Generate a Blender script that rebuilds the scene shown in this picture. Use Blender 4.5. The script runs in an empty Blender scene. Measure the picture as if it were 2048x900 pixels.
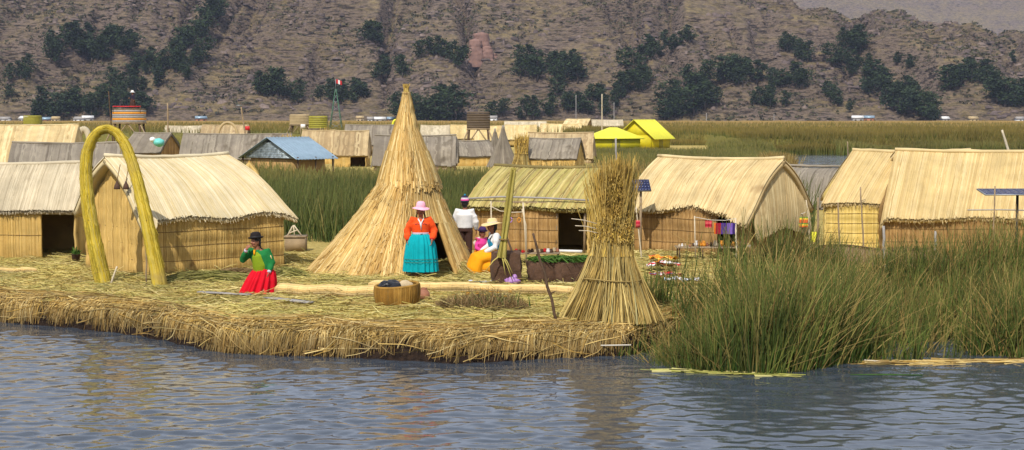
import bpy, math, random
import numpy as np
from mathutils import Vector, Matrix, Euler

random.seed(11)
RNG = np.random.default_rng(7)
R = math.radians
scene = bpy.context.scene
C = scene.collection

# ------------------------------------------------------------------ camera
FPX, CX, CY, HORIZON, CAMZ = 3350.0, 1024.0, 450.0, 233.0, 3.65
PITCH = math.atan((CY - HORIZON) / FPX)
cam_data = bpy.data.cameras.new('camera')
cam = bpy.data.objects.new('camera', cam_data)
C.objects.link(cam)
cam.location = (0, 0, CAMZ)
cam.rotation_euler = (math.pi / 2 - PITCH, 0, 0)
cam_data.sensor_width = 36.0
cam_data.lens = 36.0 * FPX / 2048.0
cam_data.clip_start = 0.5
cam_data.clip_end = 30000
scene.camera = cam

# ------------------------------------------------------------------ light
SUN_FROM = Vector((-0.30, -0.82, 0.95)).normalized()      # where the sun stands
sun_el = math.asin(SUN_FROM.z)
sun_az = math.atan2(SUN_FROM.x, SUN_FROM.y)
world = bpy.data.worlds.new('World')
scene.world = world
world.use_nodes = True
wn = world.node_tree
sky = wn.nodes.new('ShaderNodeTexSky')
sky.sky_type = 'NISHITA'
sky.sun_disc = False
sky.sun_elevation = sun_el
sky.sun_rotation = sun_az
sky.altitude = 800
sky.air_density = 1.0
sky.dust_density = 3.5
bg = wn.nodes['Background']
# thin broken cloud over the whole sky
wtc = wn.nodes.new('ShaderNodeTexCoord')
wmp = wn.nodes.new('ShaderNodeMapping'); wmp.inputs['Scale'].default_value = (1, 1, 3.2)
wn.links.new(wtc.outputs['Generated'], wmp.inputs[0])
wno = wn.nodes.new('ShaderNodeTexNoise'); wno.inputs['Scale'].default_value = 2.6; wno.inputs['Detail'].default_value = 6
wn.links.new(wmp.outputs[0], wno.inputs['Vector'])
wrp = wn.nodes.new('ShaderNodeValToRGB')
wrp.color_ramp.elements[0].position = .36; wrp.color_ramp.elements[0].color = (.5, .5, .5, 1)
wrp.color_ramp.elements[1].position = .66; wrp.color_ramp.elements[1].color = (.97, .97, .97, 1)
wn.links.new(wno.outputs['Fac'], wrp.inputs[0])
wmx = wn.nodes.new('ShaderNodeMix'); wmx.data_type = 'RGBA'
wn.links.new(wrp.outputs[0], wmx.inputs[0]); wn.links.new(sky.outputs[0], wmx.inputs[6])
wmx.inputs[7].default_value = (10.2, 11.0, 12.8, 1)
wn.links.new(wmx.outputs[2], bg.inputs[0])
bg.inputs[1].default_value = 0.08
sd = bpy.data.lights.new('sun', 'SUN')
sd.energy = 4.3
sd.angle = R(0.5)
sd.color = (1.0, 0.95, 0.87)
sun = bpy.data.objects.new('sun', sd)
C.objects.link(sun)
sun.rotation_euler = SUN_FROM.to_track_quat('Z', 'Y').to_euler()
sun.location = (-20, -20, 60)

vs = scene.view_settings
scene.display_settings.display_device = 'sRGB'
vs.view_transform = 'Standard'
vs.look = 'None'
vs.exposure = 0.06
vs.gamma = 1.0
vs.use_curve_mapping = False
scene.render.engine = 'CYCLES'
cy = scene.cycles
cy.max_bounces = 6
cy.diffuse_bounces = 3
cy.glossy_bounces = 3
cy.transmission_bounces = 3
cy.volume_bounces = 0
cy.transparent_max_bounces = 6
cy.use_denoising = True
cy.caustics_reflective = False
cy.caustics_refractive = False

# ------------------------------------------------------------------ geometry helpers
_cp, _sp = math.cos(PITCH), math.sin(PITCH)
def ray(px, py):
    a, b = px - CX, -(py - CY)
    return np.array([a, FPX * _cp + b * _sp, -FPX * _sp + b * _cp])
def pix(px, py, Y):                 # world point seen at a photo position, Y metres out
    d = ray(px, py)
    return np.array([0, 0, CAMZ]) + d * (Y / d[1])
GZ = 0.45                           # top of the reed island
def gnd(px, py, z=GZ):              # world point on level z
    d = ray(px, py)
    return np.array([0, 0, CAMZ]) + d * ((z - CAMZ) / d[2])

def srgb(r, g, b):
    f = lambda c: (c / 255 / 12.92) if c / 255 <= 0.04045 else ((c / 255 + 0.055) / 1.055) ** 2.4
    return (f(r), f(g), f(b), 1.0)

def hash2(ix, iy, s):
    h = (ix.astype(np.int64) * 374761393 + iy.astype(np.int64) * 668265263 + s * 1442695041) & 0x7fffffff
    h = ((h ^ (h >> 13)) * 1274126177) & 0x7fffffff
    return ((h ^ (h >> 16)) & 0xffff) / 65535.0
def vnoise(x, y, s=0):
    x = np.asarray(x, float); y = np.asarray(y, float)
    ix, iy = np.floor(x), np.floor(y)
    fx, fy = x - ix, y - iy
    fx = fx * fx * (3 - 2 * fx); fy = fy * fy * (3 - 2 * fy)
    a, b = hash2(ix, iy, s), hash2(ix + 1, iy, s)
    c, d = hash2(ix, iy + 1, s), hash2(ix + 1, iy + 1, s)
    return (a * (1 - fx) + b * fx) * (1 - fy) + (c * (1 - fx) + d * fx) * fy
def fbm(x, y, octv=5, s=0, gain=0.5):
    t, a, n = 0, 1.0, 0
    for k in range(octv):
        t = t + a * vnoise(x * 2 ** k + 17.3 * k, y * 2 ** k - 9.1 * k, s + k)
        n += a; a *= gain
    return t / n

class Geo:
    def __init__(self):
        self.V, self.Q, self.T, self.n = [], [], [], 0
        self.att = []
    def add(self, V, Q=None, T=None, att=None):
        V = np.asarray(V, float).reshape(-1, 3)
        if Q is not None and len(Q): self.Q.append(np.asarray(Q, np.int64).reshape(-1, 4) + self.n)
        if T is not None and len(T): self.T.append(np.asarray(T, np.int64).reshape(-1, 3) + self.n)
        self.V.append(V); self.n += len(V)
        if att is not None: self.att.append(np.asarray(att, float))
        return self
    def box(self, c, s, rz=0.0, top=1.0, M=None):
        x, y, z = np.array(s) / 2.0
        V = np.array([(-x, -y, -z), (x, -y, -z), (x, y, -z), (-x, y, -z),
                      (-x * top, -y * top, z), (x * top, -y * top, z), (x * top, y * top, z), (-x * top, y * top, z)])
        if rz:
            cr, sr = math.cos(rz), math.sin(rz)
            V = V @ np.array([[cr, sr, 0], [-sr, cr, 0], [0, 0, 1]])
        if M is not None: V = V @ np.array(M).T
        return self.add(V + np.array(c), [(0, 3, 2, 1), (4, 5, 6, 7), (0, 1, 5, 4), (1, 2, 6, 5), (2, 3, 7, 6), (3, 0, 4, 7)])
    def tube(self, path, rad, n=8, ry=None, side=None, caps=True, wob=0.0):
        P = np.asarray(path, float); k = len(P)
        rx = np.broadcast_to(np.asarray(rad, float), (k,))
        ry = rx if ry is None else np.broadcast_to(np.asarray(ry, float), (k,))
        T = np.gradient(P, axis=0); T /= np.linalg.norm(T, axis=1)[:, None] + 1e-9
        ref = np.array(side if side is not None else (0.31, 0.17, 0.93), float)
        if side is None and abs(np.dot(T[0], ref)) > 0.93: ref = np.array((1.0, 0.2, 0.1))
        S = ref - (T @ ref)[:, None] * T
        S /= np.linalg.norm(S, axis=1)[:, None] + 1e-9
        N = np.cross(T, S)
        a = np.linspace(0, 2 * math.pi, n, endpoint=False)
        rw = 1 + (RNG.random((k, n)) - .5) * wob
        V = P[:, None, :] + S[:, None, :] * (rx[:, None] * np.cos(a) * rw)[..., None] + N[:, None, :] * (ry[:, None] * np.sin(a) * rw)[..., None]
        V = V.reshape(-1, 3)
        i = np.arange(k - 1)[:, None] * n; j = np.arange(n)[None, :]; j2 = (j + 1) % n
        Q = np.stack([i + j, i + j2, i + n + j2, i + n + j], -1).reshape(-1, 4)
        Tt = None
        if caps:
            V = np.vstack([V, P[0], P[-1]]); b = k * n
            jj = np.arange(n); j3 = (jj + 1) % n
            Tt = np.vstack([np.stack([np.full(n, b), j3, jj], 1), np.stack([np.full(n, b + 1), (k - 1) * n + jj, (k - 1) * n + j3], 1)])
        return self.add(V, Q, Tt)
    def bar(self, p, q, r, n=6, r2=None):
        return self.tube([p, q], [r, r if r2 is None else r2], n)
    def lathe(self, prof, c=(0, 0, 0), n=20, sx=1.0, sy=1.0):
        pr = np.asarray(prof, float); k = len(pr)
        a = np.linspace(0, 2 * math.pi, n, endpoint=False)
        V = np.stack([pr[:, 0:1] * np.cos(a) * sx, pr[:, 0:1] * np.sin(a) * sy, np.repeat(pr[:, 1:2], n, 1)], -1).reshape(-1, 3) + np.array(c)
        i = np.arange(k - 1)[:, None] * n; j = np.arange(n)[None, :]; j2 = (j + 1) % n
        return self.add(V, np.stack([i + j, i + j2, i + n + j2, i + n + j], -1).reshape(-1, 4))
    def ell(self, c, r, n=14, m=9, M=None, rough=0.0, seed=0):
        a = np.linspace(0, 2 * math.pi, n, endpoint=False); b = np.linspace(0.001, math.pi - 0.001, m)
        V = np.stack([np.sin(b)[:, None] * np.cos(a), np.sin(b)[:, None] * np.sin(a), np.repeat(np.cos(b)[:, None], n, 1)], -1).reshape(-1, 3)
        if rough:
            V = V * (1 + rough * (fbm(V[:, 0] * 1.7 + seed, V[:, 1] * 1.7 + V[:, 2] * 2.3 + seed, 3, seed) - .5))[:, None] * 1.0
        V = V * np.array(r)
        if M is not None: V = V @ np.array(M).T
        i = np.arange(m - 1)[:, None] * n; j = np.arange(n)[None, :]; j2 = (j + 1) % n
        return self.add(V + np.array(c), np.stack([i + j, i + n + j, i + n + j2, i + j2], -1).reshape(-1, 4))
    def build(self, name, mat, parent=None, smooth=False, attname=None):
        V = np.vstack(self.V) if self.V else np.zeros((0, 3))
        Q = np.vstack(self.Q) if self.Q else np.zeros((0, 4), np.int64)
        T = np.vstack(self.T) if self.T else np.zeros((0, 3), np.int64)
        me = bpy.data.meshes.new(name)
        me.vertices.add(len(V)); me.vertices.foreach_set('co', V.astype(np.float32).ravel())
        nl = Q.size + T.size
        me.loops.add(nl); me.loops.foreach_set('vertex_index', np.concatenate([Q.ravel(), T.ravel()]).astype(np.int32))
        me.polygons.add(len(Q) + len(T))
        st = np.concatenate([np.arange(len(Q)) * 4, Q.size + np.arange(len(T)) * 3]).astype(np.int32)
        me.polygons.foreach_set('loop_start', st)
        me.polygons.foreach_set('loop_total', np.concatenate([np.full(len(Q), 4), np.full(len(T), 3)]).astype(np.int32))
        if attname and self.att:
            at = me.attributes.new(attname, 'FLOAT', 'POINT')
            at.data.foreach_set('value', np.concatenate(self.att).astype(np.float32))
        me.update(calc_edges=True)
        me.validate()
        if smooth: me.polygons.foreach_set('use_smooth', np.ones(len(me.polygons), bool))
        if mat: me.materials.append(mat)
        o = bpy.data.objects.new(name, me)
        C.objects.link(o)
        if parent: o.parent = parent
        return o

def tag(o, label, cat, group=None):
    o['label'] = label; o['category'] = cat
    if group: o['group'] = group
    return o
def struct(o): o['kind'] = 'structure'; return o
def stuff(o, label=None, cat=None):
    o['kind'] = 'stuff'
    if label: o['label'] = label
    if cat: o['category'] = cat
    return o
def thing(name, label, cat, loc, rz=0.0, group=None):
    o = bpy.data.objects.new(name, None)
    o.empty_display_size = 0.2
    C.objects.link(o)
    o.location = [float(v) for v in loc]; o.rotation_euler = (0, 0, rz)
    return tag(o, label, cat, group)

# a sheet of parallel reeds laid on a surface fn(u, v, h): strips run along v, h is the height off the surface
def reeds(g, fn, n, rows=8, amp=0.012, jit=0.0, over=1.25, lift=0.0, wav=0.0, vr=(0.0, 1.0)):
    u = (np.arange(n) + 0.5) / n + (RNG.random(n) - .5) * 0.6 / n
    hw = 0.5 / n * over * (0.7 + 0.6 * RNG.random(n))
    v = np.linspace(vr[0], vr[1], rows)
    end = 1 + (RNG.random(n) - .35) * jit
    vv = vr[0] + (v[None, :] - vr[0]) * end[:, None]
    lf = lift + amp * 0.9 * RNG.random(n)
    w = (RNG.random((n, rows)) - .5) * wav / n
    us = np.stack([u[:, None] - hw[:, None] + w, u[:, None] + w, u[:, None] + hw[:, None] + w], 2)
    us = np.clip(us, 0, 1)
    hs = np.stack([np.repeat(lf[:, None], rows, 1) * .5, np.repeat(lf[:, None] + amp, rows, 1), np.repeat(lf[:, None], rows, 1) * .5], 2)
    vs_ = np.repeat(vv[:, :, None], 3, 2)
    P = fn(us.ravel(), vs_.ravel(), hs.ravel())
    base = (np.arange(n) * rows * 3)[:, None, None] + (np.arange(rows - 1) * 3)[None, :, None] + np.arange(2)[None, None, :]
    Q = np.stack([base, base + 1, base + 4, base + 3], -1).reshape(-1, 4)
    g.add(P, Q)
def slab(g, fn, nu, nv, t, h0=0.0, vr=(0.0, 1.0)):
    u, v = np.meshgrid(np.linspace(0, 1, nu), np.linspace(vr[0], vr[1], nv), indexing='ij')
    u, v = u.ravel(), v.ravel(); m = nu * nv
    A = fn(u, v, np.full(m, h0)); B = fn(u, v, np.full(m, h0 - t))
    i = (np.arange(nu - 1) * nv)[:, None] + np.arange(nv - 1)[None, :]
    q = np.stack([i, i + nv, i + nv + 1, i + 1], -1).reshape(-1, 4)
    Q = [q, q[:, ::-1] + m]
    b = np.concatenate([np.arange(nv), np.arange(1, nu) * nv + nv - 1, (nu - 1) * nv + np.arange(nv - 2, -1, -1), np.arange(nu - 2, 0, -1) * nv])
    b2 = np.roll(b, -1)
    Q.append(np.stack([b, b2, b2 + m, b + m], 1))
    g.add(np.vstack([A, B]), np.vstack(Q))

# upright or leaning blades: rows of thin strips
def blades(g, x, y, z, h, w, lean, segs=4, curl=1.8, taper=0.25, yaw=None, withatt=True):
    n = len(x)
    yaw = RNG.random(n) * math.pi if yaw is None else yaw
    t = np.linspace(0, 1, segs + 1)
    px = x[:, None] + lean[:, 0:1] * h[:, None] * t ** curl
    py = y[:, None] + lean[:, 1:2] * h[:, None] * t ** curl
    ll = np.clip(1 - .5 * (lean ** 2).sum(1), .25, 1)
    pz = z[:, None] + (h * ll)[:, None] * t
    ww = w[:, None] * (1 - (1 - taper) * t ** 2) * .5
    dx, dy = np.cos(yaw)[:, None] * ww, np.sin(yaw)[:, None] * ww
    V = np.stack([np.stack([px - dx, py - dy, pz], -1), np.stack([px + dx, py + dy, pz], -1)], 2).reshape(-1, 3)
    b = (np.arange(n) * (segs + 1) * 2)[:, None] + (np.arange(segs) * 2)[None, :]
    Q = np.stack([b, b + 1, b + 3, b + 2], -1).reshape(-1, 4)
    g.add(V, Q, att=np.broadcast_to(t[None, :, None], (n, segs + 1, 2)).ravel() if withatt else None)

# general thin strips given as polylines (n, k, 3) with widths
def strands(g, P, w, yaw=None, att=False):
    n, k, _ = P.shape
    d = P[:, -1] - P[:, 0]
    side = np.cross(d, RNG.normal(size=(n, 3)))
    side /= np.linalg.norm(side, axis=1)[:, None] + 1e-9
    s = side[:, None, :] * (np.broadcast_to(w, (n,))[:, None] * np.linspace(1, .55, k)[None, :])[..., None] * .5
    V = np.stack([P - s, P + s], 2).reshape(-1, 3)
    b = (np.arange(n) * k * 2)[:, None] + (np.arange(k - 1) * 2)[None, :]
    g.add(V, np.stack([b, b + 1, b + 3, b + 2], -1).reshape(-1, 4), att=np.broadcast_to(np.linspace(0, 1, k)[None, :, None], (n, k, 2)).ravel() if att else None)

# ------------------------------------------------------------------ materials
def nodes(name):
    m = bpy.data.materials.new(name); m.use_nodes = True
    nt = m.node_tree
    return m, nt, nt.nodes['Principled BSDF']
def N(nt, kind, **kw):
    n = nt.nodes.new(kind)
    for k, v in kw.items(): setattr(n, k, v)
    return n
def ramp(nt, cols, interp='LINEAR'):
    r = N(nt, 'ShaderNodeValToRGB'); r.color_ramp.interpolation = interp
    e = r.color_ramp.elements
    while len(e) < len(cols): e.new(0.5)
    for i, (p, c) in enumerate(cols): e[i].position = p; e[i].color = c
    return r
def mixc(nt, a, b, fac, mode='MIX'):
    m = N(nt, 'ShaderNodeMix', data_type='RGBA', blend_type=mode)
    def put(sock, v):
        if hasattr(v, 'links'): nt.links.new(v, sock)
        else: sock.default_value = v
    put(m.inputs[0], fac); put(m.inputs[6], a); put(m.inputs[7], b)
    return m.outputs[2]
def noise(nt, scale, detail=4, rough=.55, vec=None, dist=0.0):
    n = N(nt, 'ShaderNodeTexNoise'); n.inputs['Scale'].default_value = scale
    n.inputs['Detail'].default_value = detail; n.inputs['Roughness'].default_value = rough
    n.inputs['Distortion'].default_value = dist
    if vec is not None: nt.links.new(vec, n.inputs['Vector'])
    return n.outputs['Fac']
def objco(nt, scale=(1, 1, 1)):
    t = N(nt, 'ShaderNodeTexCoord'); mp = N(nt, 'ShaderNodeMapping')
    mp.inputs['Scale'].default_value = scale
    nt.links.new(t.outputs['Object'], mp.inputs[0])
    return mp.outputs[0]

def fibre(name, cols, rough=.85, nscale=2.5, nlow=.72, trans=0.0, tip=None, stain=None, fine=30):
    """Dry or green plant matter: every strand has its own colour from the list, weathered by noise."""
    m, nt, p = nodes(name)
    geo = N(nt, 'ShaderNodeNewGeometry')
    k = len(cols)
    rp = ramp(nt, [((i + .0) / max(1, k - 1), srgb(*c)) for i, c in enumerate(cols)])
    nt.links.new(geo.outputs['Random Per Island'], rp.inputs[0])
    col = rp.outputs[0]
    if tip:
        at = N(nt, 'ShaderNodeAttribute', attribute_name='t')
        mr = N(nt, 'ShaderNodeMapRange'); mr.inputs['From Min'].default_value = .35; mr.inputs['From Max'].default_value = 1.0
        mr.inputs['To Max'].default_value = tip[1]
        nt.links.new(at.outputs['Fac'], mr.inputs['Value'])
        col = mixc(nt, col, srgb(*tip[0]), mr.outputs[0])
    vec = objco(nt)
    r2 = ramp(nt, [(.32, (nlow, nlow, nlow * .97, 1)), (.66, (1.06, 1.05, 1.02, 1))])
    nt.links.new(noise(nt, nscale, 5, .6, vec), r2.inputs[0])
    col = mixc(nt, col, r2.outputs[0], 1.0, 'MULTIPLY')
    if stain:
        r3 = ramp(nt, [(stain[1], (0, 0, 0, 1)), (stain[1] + .14, (1, 1, 1, 1))])
        nt.links.new(noise(nt, stain[2], 3, .6, vec), r3.inputs[0])
        col = mixc(nt, col, srgb(*stain[0]), r3.outputs[0])
    nt.links.new(col, p.inputs['Base Color'])
    p.inputs['Roughness'].default_value = rough
    p.inputs['Specular IOR Level'].default_value = .25
    if fine:
        b = N(nt, 'ShaderNodeBump'); b.inputs['Strength'].default_value = .35; b.inputs['Distance'].default_value = .01
        nt.links.new(noise(nt, fine, 3, .6, vec), b.inputs['Height']); nt.links.new(b.outputs[0], p.inputs['Normal'])
    if trans:
        tr = N(nt, 'ShaderNodeBsdfTranslucent'); nt.links.new(col, tr.inputs[0])
        mx = N(nt, 'ShaderNodeMixShader'); mx.inputs[0].default_value = trans
        nt.links.new(p.outputs[0], mx.inputs[1]); nt.links.new(tr.outputs[0], mx.inputs[2])
        nt.links.new(mx.outputs[0], nt.nodes['Material Output'].inputs[0])
    return m

def plain(name, col, rough=.7, nscale=6, var=.25, metal=0.0, bump=.2, bscale=40, col2=None, spec=.4):
    m, nt, p = nodes(name)
    vec = objco(nt)
    c = srgb(*col)
    if col2: d = srgb(*col2)
    else: d = tuple(v * (1 - var) for v in c[:3]) + (1,)
    rp = ramp(nt, [(.3, d), (.65, c)])
    nt.links.new(noise(nt, nscale, 5, .6, vec), rp.inputs[0])
    nt.links.new(rp.outputs[0], p.inputs['Base Color'])
    p.inputs['Roughness'].default_value = rough; p.inputs['Metallic'].default_value = metal
    p.inputs['Specular IOR Level'].default_value = spec
    if bump:
        b = N(nt, 'ShaderNodeBump'); b.inputs['Strength'].default_value = bump; b.inputs['Distance'].default_value = .02
        nt.links.new(noise(nt, bscale, 4, .6, vec), b.inputs['Height']); nt.links.new(b.outputs[0], p.inputs['Normal'])
    return m

def cloth(name, stripes, axis=2, scale=1.0, rough=.9):
    """Woven cloth: stripes [(pos, rgb)] repeat along an object axis."""
    m, nt, p = nodes(name)
    t = N(nt, 'ShaderNodeTexCoord'); s = N(nt, 'ShaderNodeSeparateXYZ'); nt.links.new(t.outputs['Object'], s.inputs[0])
    mu = N(nt, 'ShaderNodeMath', operation='MULTIPLY'); mu.inputs[1].default_value = scale
    nt.links.new(s.outputs[axis], mu.inputs[0])
    fr = N(nt, 'ShaderNodeMath', operation='FRACT'); nt.links.new(mu.outputs[0], fr.inputs[0])
    rp = ramp(nt, [(q, srgb(*c)) for q, c in stripes], 'CONSTANT'); nt.links.new(fr.outputs[0], rp.inputs[0])
    nz = ramp(nt, [(.3, (.78, .78, .78, 1)), (.7, (1.05, 1.05, 1.05, 1))]); nt.links.new(noise(nt, 14, 4, .6, objco(nt)), nz.inputs[0])
    nt.links.new(mixc(nt, rp.outputs[0], nz.outputs[0], 1.0, 'MULTIPLY'), p.inputs['Base Color'])
    p.inputs['Roughness'].default_value = rough; p.inputs['Specular IOR Level'].default_value = .2
    return m

M = {}
M['roof_pale'] = fibre('thatch_pale', [(212, 197, 162), (202, 184, 144), (220, 208, 178), (190, 170, 128), (212, 194, 150)], nscale=1.3, nlow=.8, stain=((208, 176, 112), .62, .9))
M['roof_gold'] = fibre('thatch_gold', [(206, 182, 130), (196, 171, 118), (216, 194, 146), (182, 156, 106), (204, 180, 126)], nscale=1.5, nlow=.78)
M['roof_green'] = fibre('thatch_green', [(182, 168, 104), (160, 148, 84), (198, 182, 122), (118, 104, 62), (176, 152, 94), (150, 144, 80)], nscale=1.6, nlow=.7)
M['roof_tan'] = fibre('thatch_tan', [(206, 182, 134), (192, 166, 118), (216, 196, 150), (174, 148, 102)], nscale=1.6, nlow=.72, stain=((150, 125, 86), .62, 1.4))
M['roof_old'] = fibre('thatch_weathered', [(192, 178, 150), (174, 160, 134), (206, 192, 164), (160, 146, 120)], nscale=1.2, nlow=.75)
M['roof_grey'] = fibre('thatch_grey', [(140, 130, 116), (122, 112, 100), (152, 142, 126), (106, 96, 84)], nscale=1.0, nlow=.7, stain=((92, 82, 68), .58, .8))
M['roof_brown'] = fibre('thatch_brown', [(176, 152, 114), (158, 134, 98), (190, 168, 128), (140, 118, 86)], nscale=1.0, nlow=.75, stain=((128, 106, 78), .58, .9))
M['wall_gold'] = fibre('reed_wall', [(208, 174, 102), (196, 160, 90), (218, 186, 116), (178, 144, 78), (212, 178, 104)], nscale=2.0, nlow=.75, stain=((132, 98, 50), .66, 1.6))
M['wall_yellow'] = fibre('reed_wall_yellow', [(222, 194, 112), (208, 180, 98), (232, 206, 130), (196, 166, 88)], nscale=2.2, nlow=.82)
M['wall_brown'] = fibre('reed_wall_brown', [(172, 136, 84), (150, 116, 68), (186, 150, 98), (132, 100, 58)], nscale=2.0, nlow=.68)
M['mat_grey'] = fibre('reed_mat_grey', [(158, 134, 104), (138, 114, 88), (170, 148, 116), (116, 96, 74)], nscale=2.4, nlow=.65)
M['cord'] = plain('cord', (126, 98, 56), .9, 20, .3)
M['rope'] = plain('rope', (206, 198, 182), .9, 20, .2)
M['wood'] = plain('weathered_wood', (156, 134, 104), .85, 9, .4, bscale=60)
M['wood_dark'] = plain('dark_wood', (92, 70, 50), .85, 9, .45, bscale=60)
M['wood_pale'] = plain('pale_wood', (206, 190, 160), .8, 9, .25, bscale=60)
M['plank'] = plain('grey_plank', (160, 154, 148), .8, 7, .3, bscale=60)
M['cone'] = fibre('cone_thatch', [(206, 172, 106), (186, 150, 86), (222, 194, 130), (152, 118, 64), (198, 160, 92), (230, 206, 150), (170, 136, 80)], nscale=1.8, nlow=.75)
M['litter'] = fibre('straw_litter', [(196, 180, 104), (176, 166, 90), (214, 196, 122), (150, 138, 72), (208, 184, 110), (168, 140, 80), (222, 206, 144), (134, 134, 66)], nscale=.8, nlow=.62, fine=0)
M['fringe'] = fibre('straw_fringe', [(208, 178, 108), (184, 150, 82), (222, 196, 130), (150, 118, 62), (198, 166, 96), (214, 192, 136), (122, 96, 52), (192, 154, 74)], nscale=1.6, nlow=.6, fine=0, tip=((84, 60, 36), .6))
M['sheaf'] = fibre('sheaf_stalks', [(200, 172, 102), (178, 150, 84), (214, 190, 122), (150, 126, 72), (190, 158, 84), (166, 158, 110)], nscale=2.4, nlow=.62, fine=0)
M['sheaf_head'] = fibre('sheaf_heads', [(202, 170, 88), (178, 144, 64), (216, 188, 110), (150, 118, 54), (190, 158, 84), (212, 178, 80)], nscale=4, nlow=.6, fine=0)
M['arch'] = fibre('arch_reeds', [(198, 170, 44), (176, 150, 36), (212, 188, 76), (152, 136, 40), (190, 162, 40), (206, 186, 96), (164, 138, 34)], nscale=2.6, nlow=.72, stain=((156, 134, 74), .6, 1.1), fine=60)
M['bundle'] = fibre('rolled_mat', [(220, 192, 132), (206, 176, 116), (230, 206, 150), (190, 160, 102)], nscale=4, nlow=.78)
M['heap_green'] = fibre('cut_reeds', [(136, 132, 68), (116, 116, 56), (156, 148, 84), (96, 96, 48), (172, 158, 98)], nscale=2, nlow=.65, fine=0)
M['dry'] = fibre('dry_weeds', [(150, 124, 84), (126, 102, 68), (170, 146, 102), (106, 84, 56), (134, 110, 60)], nscale=5, nlow=.6, fine=0)
M['reed_near'] = fibre('totora', [(50, 82, 30), (70, 106, 38), (92, 122, 46), (38, 62, 26), (112, 132, 56), (136, 136, 66), (54, 90, 34), (76, 108, 44), (172, 156, 88), (46, 74, 30)], nscale=1.2, nlow=.36, trans=.28, tip=((156, 146, 82), .33), fine=0)
M['reed_mid'] = fibre('totora_mid', [(60, 80, 36), (76, 96, 44), (92, 108, 52), (52, 70, 34), (108, 116, 60), (68, 88, 40), (58, 78, 34), (142, 130, 78)], nscale=.25, nlow=.6, trans=.25, tip=((120, 116, 66), .45), fine=0)
M['reed_far'] = fibre('totora_far', [(92, 100, 48), (106, 108, 54), (84, 94, 44), (122, 114, 60), (100, 104, 50)], nscale=.03, nlow=.7, trans=.2, tip=((150, 124, 66), .65), fine=0)
M['reed_olive'] = fibre('totora_olive', [(86, 100, 46), (100, 112, 54), (116, 122, 62), (76, 90, 42), (130, 126, 68), (94, 106, 48), (150, 134, 78)], nscale=.12, nlow=.65, trans=.25, tip=((146, 130, 76), .5), fine=0)
M['reed_brown'] = fibre('totora_brown', [(168, 142, 82), (146, 120, 66), (184, 160, 98), (126, 104, 56)], nscale=.4, nlow=.65, trans=.2, fine=0)
M['leaf_green'] = fibre('green_leaves', [(74, 112, 44), (92, 128, 52), (60, 96, 38), (108, 138, 60)], nscale=6, nlow=.7, trans=.25, fine=0)
M['crown'] = fibre('hill_tree_leaves', [(46, 62, 36), (58, 76, 44), (36, 50, 32), (68, 84, 48), (50, 66, 40)], nscale=.12, nlow=.6, trans=.15, fine=0)
M['bark'] = plain('bark', (96, 84, 72), .9, 2)
M['tin'] = plain('tin_roof', (150, 172, 186), .42, 3, .2, metal=.35, bscale=8)
M['tin_slat'] = plain('tin_slat', (186, 200, 206), .4, 5, .5, metal=.35, bscale=8, col2=(96, 106, 110))
M['yellow_wall'] = plain('yellow_wall', (206, 190, 20), .7, 1.5, .18)
M['yellow_roof'] = plain('yellow_roof', (228, 222, 60), .6, 1.2, .12)
M['dark'] = plain('dark_frame', (40, 38, 38), .6, 8)
M['grey_metal'] = plain('grey_metal', (140, 142, 146), .5, 8, .2, metal=.5)
M['white'] = plain('white_paint', (226, 224, 220), .6, 6, .12)
M['red'] = plain('red_paint', (196, 34, 36), .6, 6, .15)
M['orange_paint'] = plain('orange_paint', (224, 148, 46), .7, 4, .2)
M['green_paint'] = plain('green_paint', (70, 110, 84), .6, 8, .2)
M['olive_paint'] = plain('olive_paint', (160, 150, 46), .7, 4, .25)
M['peat'] = plain('peat_block', (96, 70, 52), .95, 7, .45, bump=.9, bscale=24)
M['black_plastic'] = plain('black_plastic', (22, 22, 26), .3, 8, .3, bump=.7, bscale=14)
M['stone'] = plain('pale_stone', (200, 178, 140), .85, 5, .3, bump=.5)
M['purple_plastic'] = plain('purple_plastic', (178, 130, 190), .4, 8, .25, bump=.5, bscale=20)
M['pot'] = plain('clay_pot', (168, 112, 84), .7, 8, .3)
M['darkpot'] = plain('dark_pot', (84, 60, 44), .8, 8, .3)
M['basket'] = fibre('basket_splints', [(150, 110, 44), (128, 92, 34), (168, 128, 58), (108, 78, 32)], nscale=6, nlow=.7)
M['skin'] = plain('skin', (152, 100, 74), .6, 10, .15, bump=.05)
M['hair'] = plain('hair', (24, 18, 17), .5, 30, .3)
M['eye'] = plain('eye', (18, 14, 14), .3, 10, .1, bump=0)
M['lip'] = plain('lip', (116, 56, 50), .6, 10, .1, bump=0)

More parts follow.
